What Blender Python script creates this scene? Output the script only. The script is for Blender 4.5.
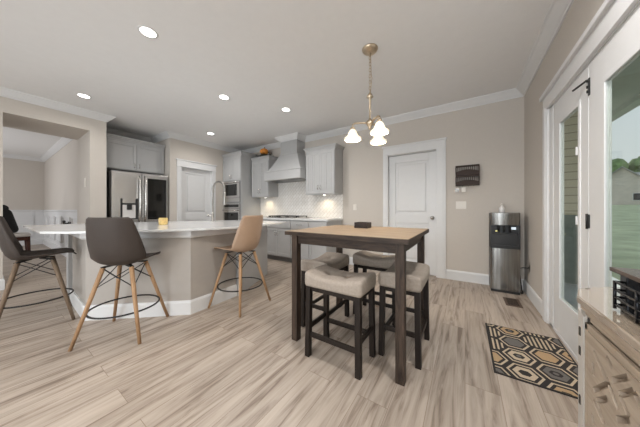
import bpy, bmesh, math, random
from mathutils import Vector, Matrix

random.seed(7)
PI = math.pi
for o in list(bpy.data.objects):
    bpy.data.objects.remove(o)
SC = bpy.context.scene
COL = SC.collection

# ------------------------------------------------------------------ camera
cam_data = bpy.data.cameras.new('camera')
cam_data.sensor_width = 36.0
cam_data.lens = 221.0 / 640.0 * 36.0
cam_data.shift_y = -3.5 / 640.0
cam_data.clip_start = 0.02
cam_data.clip_end = 500
cam = bpy.data.objects.new('camera', cam_data)
cam.location = (0, 0, 1.095)
cam.rotation_euler = (PI / 2, 0, math.radians(33.27))
COL.objects.link(cam)
SC.camera = cam

# ------------------------------------------------------------------ view, world, lights
SC.view_settings.view_transform = 'Standard'
SC.view_settings.look = 'None'
SC.view_settings.gamma = 1.0
SC.view_settings.use_curve_mapping = False
SC.view_settings.exposure = -0.12

world = bpy.data.worlds.new('sky')
SC.world = world
world.use_nodes = True
wn = world.node_tree
wn.nodes.clear()
w_out = wn.nodes.new('ShaderNodeOutputWorld')
w_bg = wn.nodes.new('ShaderNodeBackground')
w_tc = wn.nodes.new('ShaderNodeTexCoord')
w_sep = wn.nodes.new('ShaderNodeSeparateXYZ')
w_ramp = wn.nodes.new('ShaderNodeValToRGB')
w_ramp.color_ramp.elements[0].position = 0.0
w_ramp.color_ramp.elements[0].color = (0.86, 0.90, 0.89, 1)
w_ramp.color_ramp.elements[1].position = 0.6
w_ramp.color_ramp.elements[1].color = (0.72, 0.85, 0.98, 1)
wn.links.new(w_tc.outputs['Generated'], w_sep.inputs[0])
wn.links.new(w_sep.outputs['Z'], w_ramp.inputs[0])
wn.links.new(w_ramp.outputs[0], w_bg.inputs['Color'])
w_bg.inputs['Strength'].default_value = 0.9
wn.links.new(w_bg.outputs[0], w_out.inputs[0])


def area_light(name, loc, rot, sx, sy, power, color=(1, 1, 1)):
    l = bpy.data.lights.new(name, 'AREA')
    l.shape = 'RECTANGLE'
    l.size, l.size_y = sx, sy
    l.energy = power
    l.color = color
    o = bpy.data.objects.new(name, l)
    o.location = loc
    o.rotation_euler = rot
    COL.objects.link(o)
    return o


# fill lights added at unseen openings behind the camera and in the dining room
area_light('front_fill_light', (-1.0, -4.25, 1.35), (PI / 2, 0, 0), 2.6, 2.1, 135, (0.88, 0.945, 1.0))
area_light('front_fill_light', (-3.9, -4.25, 1.35), (PI / 2, 0, 0), 1.8, 2.1, 36, (0.88, 0.945, 1.0))
area_light('dining_fill_light', (-8.8, -2.15, 1.5), (PI / 2, 0, 0), 2.4, 1.5, 62, (0.96, 0.97, 1.0))


# ------------------------------------------------------------------ materials
def new_mat(name):
    m = bpy.data.materials.new(name)
    m.use_nodes = True
    nt = m.node_tree
    return m, nt, nt.nodes['Principled BSDF']


def mat(name, col, rough=0.6, metal=0.0, var=0.04, scale=14.0, bump=0.0, stretch=(1, 1, 1), spec=0.5):
    """principled colour with slight procedural noise"""
    m, nt, b = new_mat(name)
    b.inputs['Roughness'].default_value = rough
    b.inputs['Metallic'].default_value = metal
    b.inputs['Specular IOR Level'].default_value = spec
    tc = nt.nodes.new('ShaderNodeTexCoord')
    mp = nt.nodes.new('ShaderNodeMapping')
    mp.inputs['Scale'].default_value = stretch
    nz = nt.nodes.new('ShaderNodeTexNoise')
    nz.inputs['Scale'].default_value = scale
    nz.inputs['Detail'].default_value = 4
    rp = nt.nodes.new('ShaderNodeValToRGB')
    rp.color_ramp.elements[0].position = 0.3
    rp.color_ramp.elements[1].position = 0.7
    rp.color_ramp.elements[0].color = tuple(max(0, c * (1 - var)) for c in col) + (1,)
    rp.color_ramp.elements[1].color = tuple(min(1, c * (1 + var)) for c in col) + (1,)
    L = nt.links.new
    L(tc.outputs['Object'], mp.inputs[0])
    L(mp.outputs[0], nz.inputs['Vector'])
    L(nz.outputs['Fac'], rp.inputs[0])
    L(rp.outputs[0], b.inputs['Base Color'])
    if bump:
        bp = nt.nodes.new('ShaderNodeBump')
        bp.inputs['Strength'].default_value = bump
        bp.inputs['Distance'].default_value = 0.004
        L(nz.outputs['Fac'], bp.inputs['Height'])
        L(bp.outputs[0], b.inputs['Normal'])
    return m


def emit(name, col, strength):
    m, nt, b = new_mat(name)
    b.inputs['Base Color'].default_value = tuple(col) + (1,)
    b.inputs['Emission Color'].default_value = tuple(col) + (1,)
    b.inputs['Emission Strength'].default_value = strength
    return m


def wood(name, c1, c2, axis='x', scale=6.0, rough=0.55, dark=0.0, ratio=14.0, bump=0.15):
    m, nt, b = new_mat(name)
    b.inputs['Specular IOR Level'].default_value = 0.25
    b.inputs['Roughness'].default_value = rough
    tc = nt.nodes.new('ShaderNodeTexCoord')
    mp = nt.nodes.new('ShaderNodeMapping')
    s = {'x': (1, ratio, ratio), 'y': (ratio, 1, ratio), 'z': (ratio, ratio, 1)}[axis]
    mp.inputs['Scale'].default_value = s
    nz = nt.nodes.new('ShaderNodeTexNoise')
    nz.inputs['Scale'].default_value = scale
    nz.inputs['Detail'].default_value = 8
    nz.inputs['Roughness'].default_value = 0.65
    nz.inputs['Distortion'].default_value = 0.6
    rp = nt.nodes.new('ShaderNodeValToRGB')
    rp.color_ramp.elements[0].position = 0.33
    rp.color_ramp.elements[1].position = 0.68
    rp.color_ramp.elements[0].color = tuple(c2) + (1,)
    rp.color_ramp.elements[1].color = tuple(c1) + (1,)
    L = nt.links.new
    L(tc.outputs['Object'], mp.inputs[0])
    L(mp.outputs[0], nz.inputs['Vector'])
    L(nz.outputs['Fac'], rp.inputs[0])
    L(rp.outputs[0], b.inputs['Base Color'])
    bp = nt.nodes.new('ShaderNodeBump')
    bp.inputs['Strength'].default_value = bump
    bp.inputs['Distance'].default_value = 0.003
    L(nz.outputs['Fac'], bp.inputs['Height'])
    L(bp.outputs[0], b.inputs['Normal'])
    return m


def floor_mat():
    m, nt, b = new_mat('oak_planks')
    L = nt.links.new
    tc = nt.nodes.new('ShaderNodeTexCoord')
    mp = nt.nodes.new('ShaderNodeMapping')
    mp.inputs['Rotation'].default_value = (0, 0, PI / 2)
    br = nt.nodes.new('ShaderNodeTexBrick')
    br.offset = 0.37
    br.offset_frequency = 2
    br.inputs['Scale'].default_value = 1.0
    br.inputs['Brick Width'].default_value = 1.22
    br.inputs['Row Height'].default_value = 0.178
    br.inputs['Mortar Size'].default_value = 0.0012
    br.inputs['Mortar Smooth'].default_value = 0.3
    br.inputs['Bias'].default_value = 0.0
    br.inputs['Color1'].default_value = (0, 0, 0, 1)
    br.inputs['Color2'].default_value = (1, 1, 1, 1)
    br.inputs['Mortar'].default_value = (0.5, 0.5, 0.5, 1)
    L(tc.outputs['Object'], mp.inputs[0])
    L(mp.outputs[0], br.inputs['Vector'])
    # each plank shifts the grain lookup
    ofs = nt.nodes.new('ShaderNodeVectorMath')
    ofs.operation = 'MULTIPLY_ADD'
    ofs.inputs[1].default_value = (7.3, 3.1, 0)
    L(br.outputs['Color'], ofs.inputs[0])
    L(tc.outputs['Object'], ofs.inputs[2])
    mp2 = nt.nodes.new('ShaderNodeMapping')
    mp2.inputs['Scale'].default_value = (13, 0.9, 1)
    L(ofs.outputs[0], mp2.inputs[0])
    nz = nt.nodes.new('ShaderNodeTexNoise')
    nz.inputs['Scale'].default_value = 1.6
    nz.inputs['Detail'].default_value = 9
    nz.inputs['Roughness'].default_value = 0.62
    nz.inputs['Distortion'].default_value = 0.9
    L(mp2.outputs[0], nz.inputs['Vector'])
    rp = nt.nodes.new('ShaderNodeValToRGB')
    e = rp.color_ramp.elements
    e[0].position = 0.36
    e[0].color = (0.24, 0.185, 0.145, 1)
    e[1].position = 0.56
    e[1].color = (0.47, 0.398, 0.334, 1)
    x = e.new(0.46)
    x.color = (0.395, 0.33, 0.273, 1)
    x = e.new(0.72)
    x.color = (0.54, 0.465, 0.395, 1)
    L(nz.outputs['Fac'], rp.inputs[0])
    tone = nt.nodes.new('ShaderNodeMix')
    tone.data_type = 'RGBA'
    tone.blend_type = 'MULTIPLY'
    tone.inputs['Factor'].default_value = 1.0
    tr = nt.nodes.new('ShaderNodeValToRGB')
    tr.color_ramp.elements[0].color = (0.87, 0.86, 0.85, 1)
    tr.color_ramp.elements[1].color = (1.0, 1.0, 1.0, 1)
    L(br.outputs['Color'], tr.inputs[0])
    L(rp.outputs[0], tone.inputs['A'])
    L(tr.outputs[0], tone.inputs['B'])
    seam = nt.nodes.new('ShaderNodeMix')
    seam.data_type = 'RGBA'
    L(br.outputs['Fac'], seam.inputs['Factor'])
    L(tone.outputs['Result'], seam.inputs['A'])
    seam.inputs['B'].default_value = (0.20, 0.14, 0.10, 1)
    L(seam.outputs['Result'], b.inputs['Base Color'])
    b.inputs['Roughness'].default_value = 0.42
    b.inputs['Specular IOR Level'].default_value = 0.35
    bp = nt.nodes.new('ShaderNodeBump')
    bp.inputs['Strength'].default_value = 0.08
    bp.inputs['Distance'].default_value = 0.002
    L(nz.outputs['Fac'], bp.inputs['Height'])
    L(bp.outputs[0], b.inputs['Normal'])
    return m


def tile_mat():
    m, nt, b = new_mat('diamond_tile')
    L = nt.links.new
    tc = nt.nodes.new('ShaderNodeTexCoord')
    mp = nt.nodes.new('ShaderNodeMapping')
    mp.inputs['Rotation'].default_value = (PI / 2, 0, 0)
    mp2 = nt.nodes.new('ShaderNodeMapping')
    mp2.inputs['Rotation'].default_value = (0, 0, PI / 4)
    br = nt.nodes.new('ShaderNodeTexBrick')
    br.offset = 0.5
    br.inputs['Scale'].default_value = 1.0
    br.inputs['Brick Width'].default_value = 0.12
    br.inputs['Row Height'].default_value = 0.06
    br.inputs['Mortar Size'].default_value = 0.004
    br.inputs['Color1'].default_value = (0.84, 0.82, 0.79, 1)
    br.inputs['Color2'].default_value = (0.78, 0.75, 0.71, 1)
    br.inputs['Mortar'].default_value = (0.62, 0.59, 0.55, 1)
    L(tc.outputs['Object'], mp.inputs[0])
    L(mp.outputs[0], mp2.inputs[0])
    L(mp2.outputs[0], br.inputs['Vector'])
    L(br.outputs['Color'], b.inputs['Base Color'])
    b.inputs['Roughness'].default_value = 0.25
    return m


def glass_mat():
    m, nt, b = new_mat('window_glass')
    nt.nodes.remove(b)
    out = [n for n in nt.nodes if n.type == 'OUTPUT_MATERIAL'][0]
    tr = nt.nodes.new('ShaderNodeBsdfTransparent')
    tr.inputs[0].default_value = (0.94, 0.965, 0.945, 1)
    gl = nt.nodes.new('ShaderNodeBsdfGlossy')
    gl.inputs['Roughness'].default_value = 0.03
    fr = nt.nodes.new('ShaderNodeFresnel')
    fr.inputs[0].default_value = 1.35
    mx = nt.nodes.new('ShaderNodeMixShader')
    ge = nt.nodes.new('ShaderNodeNewGeometry')
    inv = nt.nodes.new('ShaderNodeMath')
    inv.operation = 'SUBTRACT'
    inv.inputs[0].default_value = 1.0
    mu = nt.nodes.new('ShaderNodeMath')
    mu.operation = 'MULTIPLY'
    nt.links.new(ge.outputs['Backfacing'], inv.inputs[1])
    nt.links.new(fr.outputs[0], mu.inputs[0])
    nt.links.new(inv.outputs[0], mu.inputs[1])
    nt.links.new(mu.outputs[0], mx.inputs[0])
    nt.links.new(tr.outputs[0], mx.inputs[1])
    nt.links.new(gl.outputs[0], mx.inputs[2])
    nt.links.new(mx.outputs[0], out.inputs[0])
    return m


def brick_mat(name, c1, c2, mortar, w=0.3, h=0.1, rot=(PI / 2, 0, 0), msize=0.012):
    m, nt, b = new_mat(name)
    L = nt.links.new
    tc = nt.nodes.new('ShaderNodeTexCoord')
    mp = nt.nodes.new('ShaderNodeMapping')
    mp.inputs['Rotation'].default_value = rot
    br = nt.nodes.new('ShaderNodeTexBrick')
    br.inputs['Scale'].default_value = 1.0
    br.inputs['Brick Width'].default_value = w
    br.inputs['Row Height'].default_value = h
    br.inputs['Mortar Size'].default_value = msize
    br.inputs['Color1'].default_value = c1 + (1,)
    br.inputs['Color2'].default_value = c2 + (1,)
    br.inputs['Mortar'].default_value = mortar + (1,)
    L(tc.outputs['Object'], mp.inputs[0])
    L(mp.outputs[0], br.inputs['Vector'])
    L(br.outputs['Color'], b.inputs['Base Color'])
    b.inputs['Roughness'].default_value = 0.85
    return m


M = {}
M['wall'] = mat('greige_paint', (0.57, 0.525, 0.475), 0.75, var=0.012, scale=40)
M['white'] = mat('white_paint', (0.71, 0.71, 0.71), 0.45, var=0.01)
M['ceil'] = mat('ceiling_paint', (0.82, 0.82, 0.82), 0.85, var=0.01)
M['floor'] = floor_mat()
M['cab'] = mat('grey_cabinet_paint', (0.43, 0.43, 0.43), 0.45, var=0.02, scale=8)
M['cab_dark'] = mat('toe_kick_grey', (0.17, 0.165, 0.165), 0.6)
M['island'] = mat('greige_island_paint', (0.43, 0.395, 0.36), 0.6, var=0.02)
M['quartz'] = mat('white_quartz', (0.66, 0.665, 0.665), 0.12, var=0.025, scale=7)
M['steel'] = mat('brushed_steel', (0.60, 0.59, 0.58), 0.26, 1.0, var=0.06, scale=9, stretch=(30, 30, 0.6))
M['steel_dark'] = mat('dark_steel', (0.23, 0.225, 0.22), 0.35, 1.0)
M['chrome'] = mat('satin_nickel', (0.62, 0.60, 0.57), 0.25, 1.0, var=0.02)
M['faucet'] = mat('brushed_faucet_steel', (0.36, 0.35, 0.33), 0.33, 1.0, var=0.03)
M['cooler_steel'] = mat('dark_brushed_steel', (0.30, 0.295, 0.28), 0.24, 1.0, var=0.35, scale=7, stretch=(5, 5, 0.15))
M['black'] = mat('black_plastic', (0.018, 0.018, 0.019), 0.35, var=0.05)
M['blackglass'] = mat('black_glass', (0.012, 0.012, 0.011), 0.05, var=0.02)
M['iron'] = mat('black_iron', (0.018, 0.017, 0.017), 0.5, 0.2)
M['tile'] = tile_mat()
M['glass'] = glass_mat()
M['brass'] = mat('antique_brass', (0.56, 0.46, 0.34), 0.32, 1.0, var=0.12, scale=30)
M['shell_brown'] = mat('taupe_brown_plastic', (0.060, 0.048, 0.042), 0.5, var=0.03, spec=0.25)
M['shell_tan'] = mat('tan_plastic', (0.40, 0.275, 0.19), 0.42, var=0.03)
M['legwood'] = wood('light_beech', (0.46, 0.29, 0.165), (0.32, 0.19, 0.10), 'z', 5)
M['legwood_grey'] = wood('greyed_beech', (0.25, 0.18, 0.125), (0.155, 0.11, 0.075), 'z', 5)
M['tabletop'] = wood('oak_tabletop', (0.345, 0.26, 0.18), (0.225, 0.163, 0.108), 'x', 4.0, 0.5)
M['tabledark'] = wood('weathered_dark_wood', (0.075, 0.050, 0.036), (0.018, 0.012, 0.009), 'x', 5.0, 0.5, ratio=8)
M['tabledark_z'] = wood('weathered_dark_wood_upright', (0.085, 0.057, 0.041), (0.020, 0.0135, 0.010), 'z', 5.0, 0.5, ratio=8)
M['stoolwood'] = wood('espresso_wood', (0.028, 0.020, 0.0155), (0.010, 0.0068, 0.0054), 'z', 5.0, 0.45)
M['linen'] = mat('oatmeal_linen', (0.37, 0.315, 0.265), 0.9, var=0.09, scale=60, bump=0.25)
M['button'] = mat('linen_button', (0.36, 0.31, 0.265), 0.9)
M['boxwood'] = wood('dark_walnut', (0.045, 0.028, 0.02), (0.015, 0.009, 0.007), 'x', 6, 0.35)
M['side'] = wood('weathered_tan_wood', (0.43, 0.355, 0.28), (0.32, 0.255, 0.195), 'y', 5.0, 0.5, ratio=10)
M['side_top'] = mat('polished_tan_top', (0.34, 0.275, 0.21), 0.10, var=0.12, scale=4, stretch=(12, 1, 1))
_b = M['side_top'].node_tree.nodes['Principled BSDF']
_b.inputs['Coat Weight'].default_value = 1.0
_b.inputs['Coat IOR'].default_value = 3.2
_b.inputs['Coat Roughness'].default_value = 0.03
M['side_lit'] = mat('window_lit_post', (0.56, 0.53, 0.49), 0.5)  # sideboard wood made paler to carry the window light on the post
M['gap_shade'] = mat('recess_shade', (0.03, 0.025, 0.02), 0.8)  # near-black colour standing in for the shade inside gaps and slots
M['wicker'] = wood('dark_brown_rack_wood', (0.060, 0.034, 0.024), (0.022, 0.013, 0.010), 'x', 10, 0.5)
M['rug_black'] = mat('rug_charcoal', (0.022, 0.019, 0.018), 0.95, var=0.2, scale=120, bump=0.3)
M['rug_cream'] = mat('rug_cream', (0.50, 0.41, 0.30), 0.95, var=0.1, scale=120, bump=0.3)
M['rug_grey'] = mat('rug_grey', (0.135, 0.125, 0.12), 0.95, var=0.12, scale=120, bump=0.3)
M['rug_tan'] = mat('rug_tan', (0.42, 0.29, 0.165), 0.95, var=0.1, scale=120, bump=0.3)
M['vent'] = mat('brown_register', (0.10, 0.06, 0.042), 0.5)
M['plate'] = mat('ivory_plate', (0.74, 0.70, 0.64), 0.4, var=0.01)
M['yellow'] = mat('yellow_wax', (0.72, 0.52, 0.20), 0.5, var=0.15, scale=40)
M['pumpkin'] = mat('orange_pumpkin', (0.72, 0.26, 0.035), 0.5, var=0.15)
M['leafdark'] = mat('dark_leaves', (0.045, 0.045, 0.03), 0.7, var=0.3)
M['stemgreen'] = mat('pumpkin_stem', (0.16, 0.13, 0.06), 0.7)
M['clear'] = mat('clear_plastic', (0.72, 0.70, 0.68), 0.1, var=0.02)
M['lens'] = emit('led_lens', (1.0, 0.97, 0.92), 9.0)
M['shade'] = emit('alabaster_shade', (1.0, 0.88, 0.70), 0.6)
M['display'] = emit('cooler_display', (0.75, 0.85, 0.9), 0.9)
M['glow_yellow'] = emit('indicator_light', (0.9, 0.8, 0.3), 0.9)
M['grass'] = mat('lawn_green', (0.40, 0.44, 0.27), 0.95, var=0.25, scale=1.3)
M['treegreen'] = mat('tree_leaves', (0.20, 0.27, 0.12), 0.9, var=0.5, scale=1.2)
M['bark'] = mat('bark', (0.10, 0.075, 0.055), 0.9)
M['housewall'] = brick_mat('house_brick', (0.68, 0.60, 0.53), (0.60, 0.53, 0.47), (0.66, 0.62, 0.57), 0.5, 0.2)
M['roofing'] = mat('grey_shingles', (0.40, 0.385, 0.37), 0.9, var=0.15, scale=3)
M['siding'] = brick_mat('cream_lap_siding', (0.66, 0.58, 0.42), (0.64, 0.56, 0.41), (0.34, 0.29, 0.2), 60.0, 0.12, msize=0.008)
M['porch'] = mat('porch_concrete', (0.42, 0.42, 0.40), 0.9, var=0.06)
M['porch_ceiling'] = mat('porch_ceiling_paint', (0.34, 0.37, 0.31), 0.8, var=0.05)
M['screen_grey'] = mat('grey_green_panel', (0.26, 0.28, 0.245), 0.8, var=0.08)
M['redwood'] = wood('red_brown_wood', (0.10, 0.035, 0.022), (0.035, 0.014, 0.010), 'z', 6, 0.4)
M['seatwhite'] = mat('ivory_upholstery', (0.70, 0.67, 0.64), 0.85, var=0.06, scale=30)
M['cloth_black'] = mat('black_cloth', (0.012, 0.012, 0.013), 0.9, var=0.25, scale=25, bump=0.3)
M['bluewire'] = mat('glossy_black_metal', (0.014, 0.015, 0.018), 0.18, 0.6)
M['traytop'] = wood('dark_tray_wood', (0.10, 0.068, 0.05), (0.045, 0.03, 0.022), 'y', 6, 0.22)
M['bronze'] = mat('dark_bronze', (0.20, 0.14, 0.08), 0.3, 1.0)


# ------------------------------------------------------------------ mesh helpers
def NB():
    return bmesh.new()


def bx(bm, x0, y0, z0, x1, y1, z1, bev=0.0, mi=0):
    r = bmesh.ops.create_cube(bm, size=1.0)
    vs = r['verts']
    for v in vs:
        v.co = Vector((x0 + (v.co.x + .5) * (x1 - x0), y0 + (v.co.y + .5) * (y1 - y0), z0 + (v.co.z + .5) * (z1 - z0)))
    fs = set()
    for v in vs:
        fs.update(v.link_faces)
    for f in fs:
        f.material_index = mi
    if bev > 0:
        es = set()
        for v in vs:
            es.update(v.link_edges)
        bmesh.ops.bevel(bm, geom=list(es), offset=bev, segments=2, profile=0.6, affect='EDGES')
    return bm


def bar(bm, p0, p1, w, h=None, bev=0.0, up=(0, 0, 1)):
    """box beam from p0 to p1, w across, h along 'up'"""
    h = h or w
    p0, p1 = Vector(p0), Vector(p1)
    d = p1 - p0
    ln = d.length
    d.normalize()
    u = Vector(up)
    if abs(d.dot(u)) > 0.98:
        u = Vector((0, 1, 0))
    s = u.cross(d).normalized()
    u = d.cross(s).normalized()
    tb = NB()
    bx(tb, -ln / 2, -w / 2, -h / 2, ln / 2, w / 2, h / 2, bev)
    mt = Matrix((d, s, u)).transposed().to_4x4()
    mt.translation = (p0 + p1) / 2
    tb.transform(mt)
    join(bm, tb)
    return bm


def join(bm, other):
    me = bpy.data.meshes.new('tmp')
    other.to_mesh(me)
    other.free()
    bm.from_mesh(me)
    bpy.data.meshes.remove(me)
    return bm


def tube(bm, pts, r, closed=False, segs=8, r1=None):
    pts = [Vector(p) for p in pts]
    n = len(pts)
    rings = []
    prev = None
    for i, p in enumerate(pts):
        if closed:
            t = pts[(i + 1) % n] - pts[i - 1]
        else:
            t = pts[min(i + 1, n - 1)] - pts[max(i - 1, 0)]
        t.normalize()
        if prev is None:
            a = Vector((0, 0, 1)) if abs(t.z) < 0.9 else Vector((1, 0, 0))
            u = t.cross(a).normalized()
        else:
            u = (prev - t * prev.dot(t)).normalized()
        prev = u
        v = t.cross(u)
        rr = r if r1 is None else r + (r1 - r) * i / max(1, n - 1)
        rings.append([bm.verts.new(p + rr * (math.cos(2 * PI * k / segs) * u + math.sin(2 * PI * k / segs) * v)) for k in range(segs)])
    m = n if closed else n - 1
    for i in range(m):
        a, b = rings[i], rings[(i + 1) % n]
        if closed and i == n - 1:
            best = min(range(segs), key=lambda s: sum((a[k].co - b[(k + s) % segs].co).length for k in range(segs)))
            b = [b[(k + best) % segs] for k in range(segs)]
        for k in range(segs):
            f = bm.faces.new((a[k], a[(k + 1) % segs], b[(k + 1) % segs], b[k]))
            f.smooth = True
    if not closed:
        bm.faces.new(rings[0][::-1])
        bm.faces.new(rings[-1])
    return bm


def lathe(bm, prof, o=(0, 0, 0), segs=24, cap=True):
    """prof: list of (radius, z)"""
    o = Vector(o)
    rings = []
    for (r, z) in prof:
        rings.append([bm.verts.new(o + Vector((r * math.cos(2 * PI * k / segs), r * math.sin(2 * PI * k / segs), z))) for k in range(segs)])
    for a, b in zip(rings, rings[1:]):
        for k in range(segs):
            f = bm.faces.new((a[k], a[(k + 1) % segs], b[(k + 1) % segs], b[k]))
            f.smooth = True
    if cap:
        bm.faces.new(rings[0][::-1])
        bm.faces.new(rings[-1])
    bmesh.ops.recalc_face_normals(bm, faces=bm.faces[:])
    return bm


def prism(bm, poly, z0, z1, bev=0.0, mi=0):
    lo = [bm.verts.new((p[0], p[1], z0)) for p in poly]
    hi = [bm.verts.new((p[0], p[1], z1)) for p in poly]
    n = len(poly)
    fs = [bm.faces.new(lo[::-1]), bm.faces.new(hi)]
    for i in range(n):
        fs.append(bm.faces.new((lo[i], lo[(i + 1) % n], hi[(i + 1) % n], hi[i])))
    for f in fs:
        f.material_index = mi
    if bev:
        es = set(list(fs[0].edges) + list(fs[1].edges))
        bmesh.ops.bevel(bm, geom=list(es), offset=bev, segments=2, profile=0.6, affect='EDGES')
    bmesh.ops.recalc_face_normals(bm, faces=bm.faces[:])
    return bm


def sweep(bm, path, prof, closed=False):
    """profile (offset to the right of the path, z) swept with mitred corners"""
    n = len(path)
    P = [Vector((p[0], p[1])) for p in path]
    rows = []
    for i in range(n):
        dirs = []
        if i > 0 or closed:
            dirs.append((P[i] - P[i - 1]).normalized())
        if i < n - 1 or closed:
            dirs.append((P[(i + 1) % n] - P[i]).normalized())
        ns = [Vector((d.y, -d.x)) for d in dirs]
        if len(ns) == 2:
            s = ns[0] + ns[1]
            mv = s / max(0.2, s.dot(ns[0]))
        else:
            mv = ns[0]
        rows.append([bm.verts.new((P[i].x + mv.x * o, P[i].y + mv.y * o, z)) for (o, z) in prof])
    k = len(prof)
    for i in range(n if closed else n - 1):
        a, b = rows[i], rows[(i + 1) % n]
        for j in range(k):
            bm.faces.new((a[j], a[(j + 1) % k], b[(j + 1) % k], b[j]))
    if not closed:
        bm.faces.new(rows[0])
        bm.faces.new(rows[-1][::-1])
    bmesh.ops.recalc_face_normals(bm, faces=bm.faces[:])
    return bm


def rbox(bm, hx, hy, z0, z1, r, n=14, shape=None):
    """rounded, finely divided box centred on x=y=0; shape(x,y,z,u,v,w) may move points"""
    tb = NB()
    bmesh.ops.create_cube(tb, size=2.0)
    bmesh.ops.subdivide_edges(tb, edges=tb.edges[:], cuts=n, use_grid_fill=True)
    hz = (z1 - z0) / 2
    zc = (z0 + z1) / 2
    for v in tb.verts:
        u = v.co.copy()
        p = Vector((u.x * hx, u.y * hy, u.z * hz))
        c = Vector((max(-hx + r, min(hx - r, p.x)), max(-hy + r, min(hy - r, p.y)), max(-hz + r, min(hz - r, p.z))))
        d = p - c
        if d.length > 1e-9:
            # spread the rounded band smoothly
            m = max(abs(d.x), abs(d.y), abs(d.z))
            d = d.normalized() * m
        q = c + d
        q.z += zc
        if shape:
            q = Vector(shape(q.x, q.y, q.z, u.x, u.y, u.z))
        v.co = q
    for f in tb.faces:
        f.smooth = True
    join(bm, tb)
    return bm


def xform(bm, mt):
    bm.transform(mt)
    return bm


def rot_to(bm, loc, rz):
    bm.transform(Matrix.Translation(Vector(loc)) @ Matrix.Rotation(rz, 4, 'Z'))
    return bm


def obj(name, bm, m, parent=None, smooth=None):
    """link a bmesh as one object; with a parent the mesh is read in world space unless the parent is at the origin"""
    me = bpy.data.meshes.new(name)
    if parent is not None and parent.get('_w'):
        bm.transform(Matrix.Translation(-root_loc(parent)))
    bm.to_mesh(me)
    bm.free()
    for mm in (m if isinstance(m, (list, tuple)) else [m]):
        me.materials.append(mm)
    o = bpy.data.objects.new(name, me)
    COL.objects.link(o)
    if parent is not None:
        o.parent = parent
        if parent.get('_w'):
            o['_w'] = 1
    if smooth:
        for p in me.polygons:
            p.use_smooth = True
    return o


def root_loc(o):
    while o.parent is not None:
        o = o.parent
    return o.location.copy()


def tag(o, label, cat, group=None, kind=None):
    o['label'] = label
    o['category'] = cat
    if group:
        o['group'] = group
    if kind:
        o['kind'] = kind
    return o


def thing(name, label, cat, loc=(0, 0, 0), rz=0.0, group=None, world=False):
    """Empty at a thing's base; with world=True parts are given in world coordinates"""
    o = bpy.data.objects.new(name, None)
    o.empty_display_size = 0.1
    o.location = loc
    o.rotation_euler = (0, 0, rz)
    COL.objects.link(o)
    if world:
        o['_w'] = 1
    return tag(o, label, cat, group)


def struct(name, bm, m, parent=None):
    o = obj(name, bm, m, parent)
    if parent is None:
        o['kind'] = 'structure'
    return o


def copy_tree(o, parent=None):
    c = o.copy()
    COL.objects.link(c)
    if parent is not None:
        c.parent = parent
    for ch in list(o.children):
        copy_tree(ch, c)
    return c


def centred(bm):
    """origin at the base centre of a single-mesh thing"""
    xs = [v.co for v in bm.verts]
    c = Vector(((min(v.x for v in xs) + max(v.x for v in xs)) / 2, (min(v.y for v in xs) + max(v.y for v in xs)) / 2, min(v.z for v in xs)))
    bm.transform(Matrix.Translation(-c))
    return c


def solo(name, bm, m, label, cat, group=None, kind=None):
    c = centred(bm)
    o = obj(name, bm, m)
    o.location = c
    return tag(o, label, cat, group, kind)


# ------------------------------------------------------------------ room shell
XR, YB, XL, ZC = 0.678, 4.06, -5.3, 2.75
OY0, OY1 = 0.147, 0.99            # passage to the dining room in the left wall
NX = -6.12                        # back of the fridge niche / end of the passage
DX0, DX1 = -1.175, -0.392         # white door in the back wall
PY0, PY1 = 2.425, 3.145           # white door in the left wall
FY0, FY1 = 0.30, 2.985            # French doors in the right wall

b = NB()
bx(b, -11.6, -4.6, -0.1, XR + 0.15, YB + 0.15, 0.0)
struct('floor', b, M['floor'])

b = NB()
bx(b, XL - 0.15, -4.6, ZC, XR + 0.15, YB + 0.15, ZC + 0.1)
bx(b, NX - 0.1, OY1, ZC, XL - 0.15, 2.35, ZC + 0.1)
struct('ceiling', b, M['ceil'])
b = NB()
bx(b, -11.6, -2.4, ZC, NX - 0.05, 1.3, ZC + 0.1)
struct('ceiling_dining', b, M['ceil'])

b = NB()
bx(b, XL, YB, 0, DX0, YB + 0.15, ZC)
bx(b, DX1, YB, 0, XR, YB + 0.15, ZC)
bx(b, DX0, YB, 2.08, DX1, YB + 0.15, ZC)
struct('wall_back', b, M['wall'])

b = NB()
bx(b, XR, -4.6, 0, XR + 0.075, FY0, ZC)
bx(b, XR, FY1, 0, XR + 0.075, YB + 0.15, ZC)
bx(b, XR, FY0, 2.085, XR + 0.075, FY1, ZC)
struct('wall_right', b, M['wall'])

b = NB()
bx(b, XL - 0.15, -4.6, 0, XL, -0.35, ZC)
bx(b, NX, -0.35, 0, XL, OY0, ZC)                   # near side of the passage
bx(b, NX, OY0, 2.44, XL, OY1, ZC)                  # soffit over the passage
bx(b, NX, OY1, 0, XL, 1.196, ZC)                   # between passage and fridge
bx(b, NX - 0.1, 1.196, 0, NX, 2.2, ZC)             # back of the niche
bx(b, NX, 2.2, 0, XL, 2.35, ZC)                    # far side of the niche
bx(b, XL - 0.15, 2.35, 0, XL, PY0, ZC)
bx(b, XL - 0.15, PY1, 0, XL, YB + 0.15, ZC)
bx(b, XL - 0.15, PY0, 2.075, XL, PY1, ZC)
struct('wall_left', b, M['wall'])

b = NB()                                           # unseen wall behind the camera, two window openings added for light
ys0, ys1 = -4.6, -4.45
for (x0, x1) in ((XL, -4.9), (-2.9, -2.4), (0.4, XR)):
    bx(b, x0, ys0, 0, x1, ys1, ZC)
for (x0, x1) in ((-4.9, -2.9), (-2.4, 0.4)):
    bx(b, x0, ys0, 0, x1, ys1, 0.25)
    bx(b, x0, ys0, 2.45, x1, ys1, ZC)
struct('wall_front', b, M['wall'])

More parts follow.
